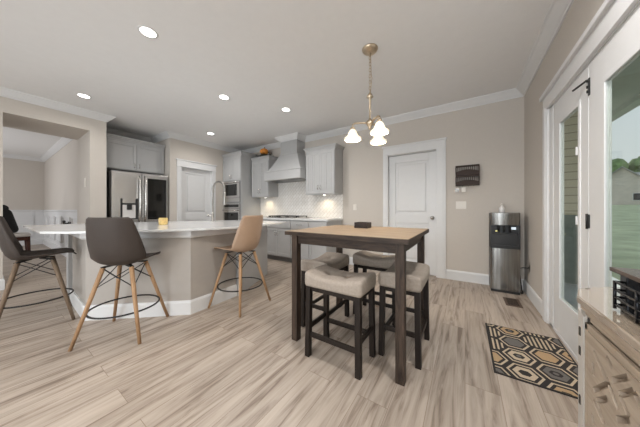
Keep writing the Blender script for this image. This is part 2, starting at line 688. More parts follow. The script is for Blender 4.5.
b = NB()                                           # dining room beyond the passage
bx(b, -11.55, -2.4, 0, -11.4, 1.25, ZC)
struct('wall_dining_far', b, M['wall'])
b = NB()
bx(b, -11.4, 1.09, 0, NX - 0.1, 1.24, ZC)
bx(b, NX - 0.1, OY1, 0, NX, 1.24, ZC)
struct('wall_dining_right', b, M['wall'])
b = NB()
bx(b, NX - 0.1, -2.4, 0, NX, OY0 - 0.0, ZC)
bx(b, NX - 0.1, OY0, 2.44, NX, OY1, ZC)
struct('wall_dining_near', b, M['wall'])
b = NB()
bx(b, -11.4, -2.5, 0, -10.0, -2.4, ZC)
bx(b, -7.6, -2.5, 0, NX - 0.1, -2.4, ZC)
bx(b, -10.0, -2.5, 0, -7.6, -2.4, 0.75)
bx(b, -10.0, -2.5, 2.25, -7.6, -2.4, ZC)
struct('wall_dining_left', b, M['wall'])

# crown moulding
crown = [(0.0, 2.648), (0.014, 2.648), (0.018, 2.664), (0.034, 2.676), (0.062, 2.704), (0.082, 2.728), (0.096, 2.734), (0.1, 2.75), (0.0, 2.75)]
HX0, HX1, HYC = -3.555, -3.075, 3.765               # hood chimney
b = NB()
sweep(b, [(XL, -4.4), (XL, 1.196), (NX, 1.196), (NX, 2.2), (XL, 2.2), (XL, YB), (HX0, YB), (HX0, HYC), (HX1, HYC), (HX1, YB), (XR, YB), (XR, -4.4)], crown)
struct('trim_1', b, M['white'])
b = NB()
sweep(b, [(NX - 0.1, -2.3), (NX - 0.1, OY0)], crown)
sweep(b, [(-11.4, -2.3), (-11.4, 1.09), (NX - 0.1, 1.09)], crown)
struct('trim_2', b, M['white'])

# baseboards
base = [(0.0, 0.0), (0.016, 0.0), (0.016, 0.125), (0.011, 0.14), (0.006, 0.15), (0.0, 0.15)]
b = NB()
sweep(b, [(-2.09, YB), (DX0 - 0.09, YB)], base)
sweep(b, [(DX1 + 0.14, YB), (XR, YB)], base)
struct('baseboard_back', b, M['white'])
b = NB()
sweep(b, [(XR, YB), (XR, 3.12)], base)
sweep(b, [(XR, 0.2), (XR, -4.4)], base)
struct('baseboard_right', b, M['white'])
b = NB()
sweep(b, [(XL, -4.4), (XL, OY0), (NX, OY0)], base)
sweep(b, [(NX, OY1), (XL, OY1), (XL, 1.196)], base)
sweep(b, [(XL, 2.2), (XL, PY0 - 0.09)], base)
sweep(b, [(XL, PY1 + 0.09), (XL, 3.45)], base)
struct('baseboard_left', b, M['white'])

# wainscot of the dining room
b = NB()
bx(b, -11.4, -2.4, 0, -11.385, 1.09, 1.06)
bx(b, -11.4, 1.075, 0, NX - 0.1, 1.09, 1.06)
sweep(b, [(-11.4, -2.3), (-11.4, 1.09), (NX - 0.1, 1.09)], [(0.0, 1.05), (0.03, 1.05), (0.045, 1.08), (0.045, 1.1), (0.0, 1.1)])
sweep(b, [(-11.385, -2.3), (-11.385, 1.075), (NX - 0.1, 1.075)], [(0.0, 0), (0.02, 0), (0.02, 0.16), (0.0, 0.17)])
for k in range(5):                                  # picture-frame panels
    x0 = -11.2 + k * 1.0
    for (a, c) in (((x0, 1.07, 0.28), (x0 + 0.8, 1.07, 0.28)), ((x0, 1.07, 0.92), (x0 + 0.8, 1.07, 0.92)), ((x0, 1.07, 0.28), (x0, 1.07, 0.92)), ((x0 + 0.8, 1.07, 0.28), (x0 + 0.8, 1.07, 0.92))):
        bar(b, a, c, 0.03, 0.03, up=(0, 1, 0))
    y0 = -2.2 + k * 0.64
    for (a, c) in (((-11.38, y0, 0.28), (-11.38, y0 + 0.5, 0.28)), ((-11.38, y0, 0.92), (-11.38, y0 + 0.5, 0.92)), ((-11.38, y0, 0.28), (-11.38, y0, 0.92)), ((-11.38, y0 + 0.5, 0.28), (-11.38, y0 + 0.5, 0.92))):
        bar(b, a, c, 0.03, 0.03, up=(1, 0, 0))
struct('trim_3', b, M['white'])

# tiled splashback
b = NB()
bx(b, -4.55, YB - 0.012, 0.925, -2.10, YB, 1.43)
bx(b, -3.90, YB - 0.012, 1.43, -2.80, YB, 1.78)
struct('wall_splashback', b, M['tile'])


# ------------------------------------------------------------------ interior doors
def panel_door(bm, w, h, t):
    """two-panel door slab: local x 0..w, z 0..h, front face at y=-t"""
    st, rail = 0.115, 0.16
    ps = [(0.20, 0.86), (0.86 + rail, h - 0.13)]
    bx(bm, 0, -t * 0.55, 0, w, 0, h)
    bx(bm, 0, -t, 0, st, -t * 0.5, h, 0.004)
    bx(bm, w - st, -t, 0, w, -t * 0.5, h, 0.004)
    bx(bm, st, -t, 0, w - st, -t * 0.5, ps[0][0], 0.004)
    bx(bm, st, -t, ps[0][1], w - st, -t * 0.5, ps[1][0], 0.004)
    bx(bm, st, -t, ps[1][1], w - st, -t * 0.5, h, 0.004)
    for (a, c) in ps:
        bx(bm, st + 0.045, -t * 0.85, a + 0.045, w - st - 0.045, -t * 0.5, c - 0.045, 0.012)


b = NB()
panel_door(b, DX1 - DX0 - 0.006, 2.065, 0.04)
rot_to(b, (DX0 + 0.003, YB + 0.085, 0.006), 0)
d1 = struct('door_1', b, M['white'])
b = NB()
lathe(b, [(0.030, 0.0), (0.030, 0.008), (0.012, 0.012), (0.011, 0.035), (0.024, 0.042), (0.029, 0.055), (0.024, 0.068), (0.0005, 0.073)])
xform(b, Matrix.Translation((DX1 - 0.062, YB + 0.045, 0.965)) @ Matrix.Rotation(PI / 2, 4, 'X'))
o = obj('door_knob', b, M['chrome'], d1)
o['label'] = 'satin nickel knob'

b = NB()                                            # casing: legs, head with cap
for (x0, x1) in ((DX0 - 0.088, DX0), (DX1, DX1 + 0.136)):
    bx(b, x0, YB - 0.02, 0, x1, YB + 0.0, 2.09, 0.003)
    bx(b, x0 + 0.012, YB - 0.026, 0, x1 - 0.03, YB - 0.018, 2.09, 0.002)
bx(b, DX0 - 0.088, YB - 0.022, 2.085, DX1 + 0.136, YB, 2.225, 0.003)
bx(b, DX0 - 0.105, YB - 0.038, 2.222, DX1 + 0.15, YB, 2.25, 0.006)
bx(b, DX0 - 0.001, YB, 0, DX0 + 0.003, YB + 0.15, 2.08)
bx(b, DX1 - 0.003, YB, 0, DX1 + 0.001, YB + 0.15, 2.08)
bx(b, DX0, YB, 2.074, DX1, YB + 0.15, 2.082)
struct('trim_4', b, M['white'])

b = NB()
panel_door(b, PY1 - PY0 - 0.006, 2.06, 0.04)
rot_to(b, (XL - 0.10, PY0 + 0.003, 0.006), PI / 2)
d2 = struct('door_2', b, M['white'])
b = NB()
lathe(b, [(0.030, 0.0), (0.030, 0.008), (0.012, 0.012), (0.011, 0.035), (0.024, 0.042), (0.029, 0.055), (0.024, 0.068), (0.0005, 0.073)])
xform(b, Matrix.Translation((XL - 0.060, PY1 - 0.062, 0.965)) @ Matrix.Rotation(PI / 2, 4, 'Y'))
o = obj('door_knob', b, M['chrome'], d2)
o['label'] = 'satin nickel knob'
b = NB()
for (y0, y1) in ((PY0 - 0.088, PY0), (PY1, PY1 + 0.088)):
    bx(b, XL, y0, 0, XL + 0.02, y1, 2.08, 0.003)
bx(b, XL, PY0 - 0.092, 2.075, XL + 0.024, PY1 + 0.092, 2.20, 0.003)
bx(b, XL, PY0 - 0.115, 2.197, XL + 0.042, PY1 + 0.115, 2.225, 0.006)
bx(b, XL, PY0 - 0.1, 2.06, XL + 0.03, PY1 + 0.1, 2.078, 0.004)
bx(b, XL - 0.15, PY0 - 0.001, 0, XL, PY0 + 0.003, 2.075)
bx(b, XL - 0.15, PY1 - 0.003, 0, XL, PY1 + 0.001, 2.075)
bx(b, XL - 0.15, PY0, 2.069, XL, PY1, 2.077)
struct('trim_5', b, M['white'])

# ------------------------------------------------------------------ French doors in the right wall
b = NB()
bx(b, XR - 0.02, FY1, 0, XR, FY1 + 0.115, 2.10, 0.003)
bx(b, XR - 0.027, FY1 + 0.03, 0, XR - 0.018, FY1 + 0.105, 2.10, 0.003)
bx(b, XR - 0.02, FY0 - 0.1, 0.0, XR, FY0, 2.10, 0.003)
bx(b, XR - 0.022, FY0 - 0.1, 2.07, XR, FY1 + 0.115, 2.20, 0.003)
bx(b, XR - 0.045, FY0 - 0.12, 2.195, XR, FY1 + 0.135, 2.235, 0.008)
bx(b, XR, FY1 - 0.10, 0, XR + 0.06, FY1, 2.085, 0.003)      # wide jamb board
bx(b, XR, FY0, 0, XR + 0.07, FY0 + 0.02, 2.085)
bx(b, XR, FY0, 2.06, XR + 0.07, FY1, 2.09)
bx(b, XR + 0.0, FY0, -0.02, XR + 0.075, FY1, 0.022, 0.004)
struct('trim_6', b, M['white'])


def french_door(y0, y1, gy0, gy1, n):
    """y0..y1 leaf, gy0..gy1 glass, z glass 0.335..1.845"""
    z0, z1, g0, g1 = 0.025, 2.058, 0.335, 1.845
    x0, x1 = XR + 0.004, XR + 0.022
    bm = NB()
    bx(bm, x0, y0, z0, x1, gy0, z1, 0.003)
    bx(bm, x0, gy1, z0, x1, y1, z1, 0.003)
    bx(bm, x0, gy0, z0, x1, gy1, g0, 0.0)
    bx(bm, x0, gy0, g1, x1, gy1, z1, 0.0)
    d = struct('door_%d' % n, bm, M['white'])
    bm = NB()                                        # glazing bead standing proud of the leaf
    w = 0.028
    for xx0, xx1 in ((x0 - 0.006, x0 + 0.004), (x1 - 0.004, x1 + 0.006)):
        bx(bm, xx0, gy0 - w, g0 - w, xx1, gy0 + 0.006, g1 + w, 0.004)
        bx(bm, xx0, gy1 - 0.006, g0 - w, xx1, gy1 + w, g1 + w, 0.004)
        bx(bm, xx0, gy0, g0 - w, xx1, gy1, g0 + 0.006, 0.004)
        bx(bm, xx0, gy0, g1 - 0.006, xx1, gy1, g1 + w, 0.004)
    obj('glazing_frame', bm, M['white'], d)
    bm = NB()
    bx(bm, x0 + 0.003, gy0, g0, x0 + 0.009, gy1, g1)
    obj('pane', bm, M['glass'], d)
    return d


fd1 = french_door(2.197, 2.880, 2.336, 2.715, 3)
fd2 = french_door(1.30, 2.190, 1.45, 1.985, 4)
fd3 = french_door(0.325, 1.293, 0.47, 1.14, 5)
for zz in (0.28, 1.02, 1.80):                        # black butt hinges at the seam
    b = NB()
    bx(b, XR - 0.002, 2.172, zz - 0.045, XR + 0.005, 2.190, zz + 0.045, 0.002)
    bx(b, XR - 0.002, 2.198, zz - 0.045, XR + 0.005, 2.222, zz + 0.045, 0.002)
    tube(b, [(XR - 0.004, 2.194, zz - 0.05), (XR - 0.004, 2.194, zz + 0.05)], 0.006)
    if zz != 1.80:
        o = obj('hinge', b, M['iron'], fd1)
        o['label'] = 'black hinge'
    else:
        b.free()
b = NB()                                             # flip latch high on the seam
bx(b, XR - 0.002, 2.168, 1.845, XR + 0.005, 2.186, 1.96, 0.002)
bar(b, (XR - 0.005, 2.185, 1.95), (XR - 0.035, 2.31, 1.945), 0.009)
for zz in (1.87, 1.90, 1.94):
    tube(b, [(XR - 0.005, 2.172, zz - 0.008), (XR - 0.005, 2.172, zz + 0.008)], 0.008)
o = obj('latch', b, M['iron'], fd2)
o['label'] = 'black flip latch high on the door seam'
for zz in (1.02, 1.52):
    b = NB()
    bx(b, XR - 0.009, 2.346, zz - 0.03, XR + 0.005, 2.358, zz + 0.03, 0.003)
    o = obj('blind_slider', b, M['white'], fd1)

# ------------------------------------------------------------------ outdoors
b = NB()
bx(b, XR + 0.075, -2.5, -0.2, 2.3, 4.94, -0.03)
struct('porch_floor', b, M['porch'])
b = NB()
bx(b, XR + 0.08, -2.5, 2.74, 2.2, 9.0, 2.85)
bx(b, 2.06, -2.5, 2.67, 2.2, 9.0, 2.74)
struct('porch_ceiling', b, M['porch_ceiling'])
for yy in (8.8, -1.6):
    b = NB()
    bx(b, 2.06, yy, -0.25, 2.2, yy + 0.14, 2.67, 0.004)
    bx(b, 2.03, yy - 0.03, -0.25, 2.23, yy + 0.17, 0.12, 0.004)
    struct('porch_column', b, M['white'])
b = NB()                                             # lawn rising away
g = []
for i in range(13):
    row = []
    for j in range(15):
        X, Y = 2.3 + i * 8.0, -10 + j * 10.0
        row.append(b.verts.new((X, Y, -0.25 + 0.036 * max(0, math.hypot(X, Y) - 6))))
    g.append(row)
for i in range(12):
    for j in range(14):
        f = b.faces.new((g[i][j], g[i + 1][j], g[i + 1][j + 1], g[i][j + 1]))
        f.smooth = True
struct('lawn', b, M['grass'])

b = NB()                                             # wing of the house seen through the narrow door
bx(b, XR + 0.075, 4.95, 1.02, 1.62, 5.1, 2.74)
struct('wall_exterior', b, M['siding'])
b = NB()
bx(b, XR + 0.075, 4.94, -0.2, 1.62, 5.1, 1.02)
struct('wall_exterior_base', b, M['screen_grey'])
b = NB()
bx(b, 1.60, 4.90, -0.2, 1.72, 5.12, 2.67)
struct('trim_7', b, M['white'])


def ground(x, y):
    return -0.25 + 0.036 * max(0, math.hypot(x, y) - 6)


def house(x, y, rz, w, d, h, roof, label, name='neighbour_house'):
    z = ground(x, y) - 0.4
    t = thing(name, label, 'house', (x, y, z), rz)
    bm = NB()
    bx(bm, -w / 2, -d / 2, 0, w / 2, d / 2, h)
    v = [bm.verts.new(p) for p in ((-w / 2, -d / 2, h), (w / 2, -d / 2, h), (0, -d / 2, h + roof), (-w / 2, d / 2, h), (w / 2, d / 2, h), (0, d / 2, h + roof))]
    bm.faces.new((v[0], v[1], v[2]))
    bm.faces.new((v[4], v[3], v[5]))
    obj('wall', bm, M['housewall'], t)
    bm = NB()
    for s in (-1, 1):
        e = 0.45
        sl = roof / (w / 2)
        pts = [(0, h + roof + 0.05), (s * (w / 2 + e), h - e * sl + 0.05), (s * (w / 2 + e), h - e * sl + 0.25), (0, h + roof + 0.25)]
        lo = [bm.verts.new((p[0], -d / 2 - e, p[1])) for p in pts]
        hi = [bm.verts.new((p[0], d / 2 + e, p[1])) for p in pts]
        bm.faces.new(lo)
        bm.faces.new(hi[::-1])
        for i in range(4):
            bm.faces.new((lo[i], hi[i], hi[(i + 1) % 4], lo[(i + 1) % 4]))
    bmesh.ops.recalc_face_normals(bm, faces=bm.faces[:])
    obj('roof', bm, M['roofing'], t)
    for k in (-1, 1):
        bm = NB()
        bx(bm, k * w * .22 - .5, -d / 2 - .06, 1.0, k * w * .22 + .5, -d / 2 + .02, 2.4)
        f = obj('window', bm, M['white'], t)
        bm = NB()
        bx(bm, k * w * .22 - .42, -d / 2 - .08, 1.08, k * w * .22 + .42, -d / 2 - .05, 2.32)
        obj('pane', bm, M['blackglass'], f)
    return t


house(26.3, 71.0, -0.30, 7.6, 9, 3.6, 3.7, 'brick neighbouring house with a pointed gable seen through the wide glass door')
house(40.0, 83.0, 1.15, 11, 16, 4.2, 3.2, 'low house with broad grey shingle roof beside the pointed brick gable', 'low_house')
rt = random.Random(3)
tree_spots = [(22, 113), (30.5, 113), (39, 112), (47.5, 113), (56, 110), (65, 107)]
for i, (x, y) in enumerate(tree_spots):
    z = ground(x, y) - 0.3
    t = thing('leafy_tree', '', 'tree', (x, y, z), 0, 'trees along the far edge of the lawn')
    t.scale = (2.2, 2.2, 2.5)
    t['label'] = 'leafy green tree in the treeline behind the neighbouring houses'
    bm = NB()
    tube(bm, [(0, 0, 0), (0.1, 0, 1.6), (0, 0.1, 3.2)], 0.3, r1=0.18)
    obj('trunk', bm, M['bark'], t)
    bm = NB()
    for k in range(9):
        a = rt.random() * 2 * PI
        r = rt.random() * 1.1
        mtx = Matrix.Translation((r * math.cos(a), r * math.sin(a), 2.9 + rt.random() * 2.6)) @ Matrix.Scale(0.95 + rt.random() * 0.35, 4)
        q = bmesh.ops.create_icosphere(bm, subdivisions=2, radius=1.0, matrix=mtx)
        for v in q['verts']:
            v.co += Vector((rt.uniform(-.16, .16), rt.uniform(-.16, .16), rt.uniform(-.16, .16)))
    obj('crown', bm, M['treegreen'], t)


# ------------------------------------------------------------------ kitchen cabinets
def shaker(bm, x0, x1, z0, z1, y, t=0.02, fr=0.055, beads=0):
    """door front facing -Y with its face at y-t"""
    bx(bm, x0, y - t * 0.45, z0, x1, y, z1)
    bx(bm, x0, y - t, z0, x0 + fr, y - t * .4, z1, 0.002)
    bx(bm, x1 - fr, y - t, z0, x1, y - t * .4, z1, 0.002)
    bx(bm, x0 + fr, y - t, z0, x1 - fr, y - t * .4, z0 + fr, 0.002)
    bx(bm, x0 + fr, y - t, z1 - fr, x1 - fr, y - t * .4, z1, 0.002)
    for k in range(beads):
        a = x0 + fr + (x1 - x0 - 2 * fr) * k / beads
        c = x0 + fr + (x1 - x0 - 2 * fr) * (k + 1) / beads
        bx(bm, a + 0.005, y - t * .8, z0 + fr + .004, c - 0.005, y - t * .42, z1 - fr - .004, 0.002)


def pull(bm, x, y, z, ln=0.09, vertical=True):
    r = 0.0065
    d = 0.028
    if vertical:
        pts = [(x, y, z - ln / 2), (x, y - d, z - ln / 2 + .01), (x, y - d, z + ln / 2 - .01), (x, y, z + ln / 2)]
    else:
        pts = [(x - ln / 2, y, z), (x - ln / 2 + .01, y - d, z), (x + ln / 2 - .01, y - d, z), (x + ln / 2, y, z)]
    tube(bm, pts, r, segs=6)


def add_door(root, x0, x1, z0, z1, y, hx, hz, beads=0, fix=None, hl=0.09):
    bm = NB()
    shaker(bm, x0, x1, z0, z1, y, beads=beads)
    if fix:
        xform(bm, fix)
    d = obj('door', bm, M['cab'], root)
    bm = NB()
    pull(bm, hx, y - 0.02, hz, hl)
    if fix:
        xform(bm, fix)
    o = obj('handle', bm, M['chrome'], d)
    o['label'] = 'nickel pull'
    return d


def cab_crown(bm, pts, z, h=0.075, p=0.05):
    sweep(bm, pts, [(0.0, z), (0.006, z), (0.010, z + h * .25), (p * .75, z + h * .75), (p, z + h * .8), (p, z + h), (0.0, z + h)])


# tall oven cabinet
TX0, TX1, TY = -5.292, -4.555, 3.45
t = thing('oven_tower_cabinet', 'tall grey cabinet holding microwave and oven beside the splashback', 'cabinet', ((TX0 + TX1) / 2, 3.75, 0), world=True)
b = NB()
bx(b, TX0, TY, 0.1, TX0 + 0.05, YB - .002, 2.44)
bx(b, TX1 - 0.03, TY, 0.1, TX1, YB - .002, 2.44)
bx(b, TX0 + 0.05, TY + 0.5, 0.1, TX1 - 0.03, YB - .002, 2.44)
bx(b, TX0 + 0.05, TY, 1.815, TX1 - 0.03, TY + 0.5, 2.44)
bx(b, TX0 + 0.05, TY, 1.262, TX1 - 0.03, TY + 0.5, 1.29)
bx(b, TX0 + 0.05, TY, 0.1, TX1 - 0.03, TY + 0.5, 0.53)
obj('carcass', b, M['cab'], t)
b = NB()
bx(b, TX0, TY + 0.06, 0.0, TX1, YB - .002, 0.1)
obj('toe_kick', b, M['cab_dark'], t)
tm = (TX0 + TX1) / 2
add_door(t, TX0 + 0.02, tm - 0.002, 1.835, 2.42, TY, tm - 0.03, 1.93)
add_door(t, tm + 0.002, TX1 - 0.005, 1.835, 2.42, TY, tm + 0.03, 1.93)
b = NB()
bx(b, TX0 + 0.02, TY - 0.02, 0.14, TX1 - 0.01, TY, 0.50, 0.003)
d = obj('drawer', b, M['cab'], t)
b = NB()
pull(b, tm, TY - 0.02, 0.42, 0.14, False)
obj('handle', b, M['chrome'], d)
b = NB()
cab_crown(b, [(TX0, TY), (TX1, TY), (TX1, YB - .002)], 2.44, 0.085, 0.05)
bx(b, TX0, TY, 2.44, TX1, YB - .002, 2.52)
obj('crown_moulding', b, M['cab'], t)

# microwave
t = thing('microwave', 'built-in stainless microwave above the wall oven', 'microwave', (tm, 3.55, 1.292), world=True)
x0, x1 = TX0 + 0.055, TX1 - 0.035
b = NB()
bx(b, x0 + .01, TY - 0.005, 1.292, x1 - .01, TY + 0.45, 1.81)
obj('housing', b, M['steel_dark'], t)
b = NB()
bx(b, x0, TY - 0.035, 1.40, x1, TY - 0.006, 1.81, 0.004)
d = obj('door', b, M['steel'], t)
b = NB()
bx(b, x0 + 0.09, TY - 0.040, 1.455, x1 - 0.10, TY - 0.034, 1.735, 0.002)
obj('window', b, M['blackglass'], d)
b = NB()
tube(b, [(x0 + 0.05, TY - 0.035, 1.775), (x0 + 0.05, TY - 0.07, 1.775), (x1 - 0.05, TY - 0.07, 1.775), (x1 - 0.05, TY - 0.035, 1.775)], 0.009, segs=6)
obj('handle', b, M['steel'], d)
b = NB()
bx(b, x0, TY - 0.030, 1.295, x1, TY - 0.006, 1.395, 0.003)
obj('trim_strip', b, M['steel'], t)

# wall oven
t = thing('wall_oven', 'built-in stainless oven with black glass door under the microwave', 'oven', (tm, 3.55, 0.535), world=True)
b = NB()
bx(b, x0 + .01, TY - 0.005, 0.535, x1 - .01, TY + 0.45, 1.258)
obj('housing', b, M['steel_dark'], t)
b = NB()
bx(b, x0, TY - 0.03, 1.14, x1, TY - 0.006, 1.256, 0.003)
p = obj('control_panel', b, M['steel'], t)
b = NB()
bx(b, x0 + 0.04, TY - 0.034, 1.165, x1 - 0.04, TY - 0.029, 1.232)
obj('display', b, M['blackglass'], p)
b = NB()
bx(b, x0, TY - 0.035, 0.55, x1, TY - 0.006, 1.132, 0.004)
d = obj('door', b, M['steel'], t)
b = NB()
bx(b, x0 + 0.05, TY - 0.040, 0.62, x1 - 0.05, TY - 0.034, 1.035, 0.002)
obj('window', b, M['blackglass'], d)
b = NB()
tube(b, [(x0 + 0.05, TY - 0.035, 1.085), (x0 + 0.05, TY - 0.08, 1.085), (x1 - 0.05, TY - 0.08, 1.085), (x1 - 0.05, TY - 0.035, 1.085)], 0.011, segs=6)
obj('handle', b, M['chrome'], d)


def upper(x0, x1, z0, z1, label, side_light):
    UY = 3.73
    t = thing('wall_cabinet', label, 'cabinet', ((x0 + x1) / 2, 3.9, z0), world=True)
    bm = NB()
    bx(bm, x0, UY, z0, x1, YB - 0.013, z1)
    bx(bm, x0, UY - 0.001, z0 - 0.012, x1, UY + 0.02, z0 + 0.02)
    obj('carcass', bm, M['cab'], t)
    m_ = (x0 + x1) / 2
    add_door(t, x0 + 0.012, m_ - 0.002, z0 + 0.012, z1 - 0.03, UY, m_ - 0.03, z0 + 0.13, beads=4)
    add_door(t, m_ + 0.002, x1 - 0.012, z0 + 0.012, z1 - 0.03, UY, m_ + 0.03, z0 + 0.13, beads=4)
    bm = NB()
    pts = [(x0, UY), (x1, UY), (x1, YB - 0.014)]
    if side_light:
        pts = [(x0, YB - 0.014)] + pts
    cab_crown(bm, pts, z1, 0.07, 0.045)
    bx(bm, x0, UY, z1, x1, YB - 0.014, z1 + 0.068)
    obj('crown_moulding', bm, M['cab'], t)
    return t


upper(-4.50, -3.90, 1.42, 2.32, 'grey wall cabinet between the oven tower and the range hood', False)
upper(-2.80, -2.10, 1.42, 2.305, 'grey wall cabinet right of the range hood, nearest the white door', True)

# range hood
t = thing('range_hood', 'grey painted wooden range hood flaring out below a narrow chimney', 'range hood', (-3.315, 3.8, 1.76), world=True)
b = NB()
bx(b, HX0, HYC, 2.365, HX1, YB - 0.001, 2.649, 0.003)
obj('chimney', b, M['cab'], t)
b = NB()
q = [(-3.83, 3.58), (-2.83, 3.58), (-2.83, YB - 0.013), (-3.83, YB - 0.013)]
r_ = [(HX0 - 0.01, HYC - 0.01), (HX1 + 0.01, HYC - 0.01), (HX1 + 0.01, YB - 0.013), (HX0 - 0.01, YB - 0.013)]
prev = None
for s_ in range(7):
    f_ = s_ / 6
    e_ = f_ ** 0.9
    ring = [b.verts.new((a[0] + (c[0] - a[0]) * e_, a[1] + (c[1] - a[1]) * e_, 1.955 + 0.4 * f_)) for a, c in zip(q, r_)]
    if prev:
        for k in range(4):
            b.faces.new((prev[k], prev[(k + 1) % 4], ring[(k + 1) % 4], ring[k]))
    else:
        b.faces.new(ring[::-1])
    prev = ring
b.faces.new(prev)
bx(b, HX0 - 0.018, HYC - 0.018, 2.352, HX1 + 0.018, YB - 0.013, 2.372, 0.004)
obj('flared_body', b, M['cab'], t)
b = NB()
bx(b, -3.86, 3.555, 1.785, -2.815, YB - 0.013, 1.955, 0.003)
bx(b, -3.872, 3.543, 1.76, -2.803, YB - 0.013, 1.785, 0.005)
bx(b, -3.872, 3.543, 1.948, -2.803, YB - 0.013, 1.968, 0.005)
obj('apron', b, M['cab'], t)
b = NB()
bx(b, -3.80, 3.62, 1.752, -2.87, 4.0, 1.762)
obj('filter', b, M['steel_dark'], t)

# base cabinets
BY = 3.47


def base_cab(x0, x1, label, kind):
    t = thing('base_cabinet', label, 'cabinet', ((x0 + x1) / 2, 3.77, 0), world=True)
    bm = NB()
    bx(bm, x0, BY, 0.105, x1, YB - .015, 0.885)
    obj('carcass', bm, M['cab'], t)
    bm = NB()
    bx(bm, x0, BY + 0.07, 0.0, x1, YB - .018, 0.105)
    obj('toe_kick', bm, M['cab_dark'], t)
    m_ = (x0 + x1) / 2
    bm = NB()
    bx(bm, x0 + 0.006, BY - 0.02, 0.715, x1 - 0.006, BY, 0.868, 0.003)
    d = obj('drawer', bm, M['cab'], t)
    if kind != 'plain':
        bm = NB()
        pull(bm, m_, BY - 0.02, 0.80, 0.12, False)
        obj('handle', bm, M['chrome'], d)
    if x1 - x0 > 0.5:
        add_door(t, x0 + 0.006, m_ - 0.002, 0.125, 0.70, BY, m_ - 0.03, 0.60)
        add_door(t, m_ + 0.002, x1 - 0.006, 0.125, 0.70, BY, m_ + 0.03, 0.60)
    else:
        add_door(t, x0 + 0.006, x1 - 0.006, 0.125, 0.70, BY, x0 + 0.04, 0.60)
    return t


base_cab(-4.55, -3.76, 'grey base cabinet against the side of the tall oven cabinet', 'pull')
base_cab(-3.755, -2.995, 'grey two-door base cabinet under the cooktop', 'plain')
base_cab(-2.99, -2.525, 'grey base cabinet with horizontal drawer pull, just right of the cooktop', 'pull')
base_cab(-2.52, -2.12, 'grey base cabinet at the open end of the run, nearest the white door', 'plain')
b = NB()
bx(b, -4.552, BY - 0.03, 0.885, -2.095, YB - 0.013, 0.922, 0.004)
solo('stove_countertop', b, M['quartz'], 'white worktop running along the splashback under the wall cabinets', 'countertop')

# cooktop
t = thing('gas_cooktop', 'black gas cooktop set in the white worktop under the hood', 'cooktop', (-3.34, 3.76, 0.922), world=True)
b = NB()
bx(b, -3.77, 3.52, 0.922, -2.92, 4.00, 0.934, 0.004)
obj('hob_plate', b, M['steel'], t)
for k in range(3):
    cx = -3.62 + k * 0.28
    b = NB()
    for yy in (3.58, 3.76, 3.94):
        bar(b, (cx - 0.125, yy, 0.962), (cx + 0.125, yy, 0.962), 0.014)
    for dx in (-0.12, 0, 0.12):
        bar(b, (cx + dx, 3.57, 0.962), (cx + dx, 3.95, 0.962), 0.014)
    for dx in (-0.12, 0.12):
        for yy in (3.58, 3.94):
            bx(b, cx + dx - .008, yy - .008, 0.934, cx + dx + .008, yy + .008, 0.957)
    obj('grate', b, M['iron'], t)
for k in range(5):
    b = NB()
    lathe(b, [(0.018, 0.934), (0.018, 0.955), (0.014, 0.96)], (-3.66 + k * 0.07, 3.545, 0), 12)
    obj('knob', b, M['iron'], t)

# puck lights under the wall cabinets
for (x, lab) in ((-4.2, 'small warm puck light under the cabinet beside the oven tower'), (-2.45, 'small warm puck light under the cabinet nearest the white door')):
    t = thing('puck_light', lab, 'light', (x, 3.90, 1.42), 0, 'puck lights under the wall cabinets')
    b = NB()
    lathe(b, [(0.032, -0.012), (0.036, -0.008), (0.036, 0.0)], segs=16)
    obj('housing', b, M['chrome'], t)
    b = NB()
    lathe(b, [(0.028, -0.0135), (0.028, -0.0125)], segs=16)
    obj('lens', b, M['lens'], t)
    l = bpy.data.lights.new('puck_glow', 'SPOT')
    l.energy = 5
    l.color = (1.0, 0.82, 0.55)
    l.spot_size = math.radians(150)
    l.spot_blend = 0.9
    l.shadow_soft_size = 0.03
    lo = bpy.data.objects.new('puck_glow', l)
    lo.location = (0, 0, -0.03)
    lo.parent = t
    COL.objects.link(lo)

# pumpkin arrangement on the wall cabinet
t = thing('pumpkin_decoration', 'orange pumpkin on dark leaves on top of the wall cabinet by the oven tower', 'decoration', (-4.16, 3.82, 2.388))
b = NB()
n_ = 28
rings = []
for i in range(11):
    ph = -PI / 2 + PI * i / 10
    ring = []
    for k in range(n_):
        a = 2 * PI * k / n_
        rr = 0.10 * math.cos(ph) * (1 + 0.07 * abs(math.sin(a * 4))) + 0.002
        ring.append(b.verts.new((rr * math.cos(a), rr * math.sin(a), 0.15 + 0.078 * math.sin(ph))))
    rings.append(ring)
for A, B_ in zip(rings, rings[1:]):
    for k in range(n_):
        f = b.faces.new((A[k], A[(k + 1) % n_], B_[(k + 1) % n_], B_[k]))
        f.smooth = True
obj('pumpkin', b, M['pumpkin'], t)
b = NB()
tube(b, [(0, 0, 0.22), (0.005, 0, 0.245), (0.02, 0, 0.26)], 0.014, r1=0.009, segs=8)
obj('stem', b, M['stemgreen'], t)
b = NB()
rl = random.Random(5)
for k in range(70):
    a = rl.random() * 2 * PI
    r0 = 0.05 + rl.random() * 0.13
    c = Vector((r0 * math.cos(a) * 1.5, r0 * math.sin(a) * 0.8, 0.02 + rl.random() * 0.085))
    d_ = Vector((math.cos(a), math.sin(a), 0.25 * rl.uniform(-.4, 1))).normalized() * 0.05
    s_ = d_.cross(Vector((0, 0, 1))).normalized() * 0.022
    vs = [b.verts.new(c), b.verts.new(c + d_ * .5 + s_), b.verts.new(c + d_), b.verts.new(c + d_ * .5 - s_)]
    b.faces.new(vs)
lathe(b, [(0.11, 0.0), (0.12, 0.03), (0.09, 0.075)], segs=14)
obj('leaves', b, M['leafdark'], t)

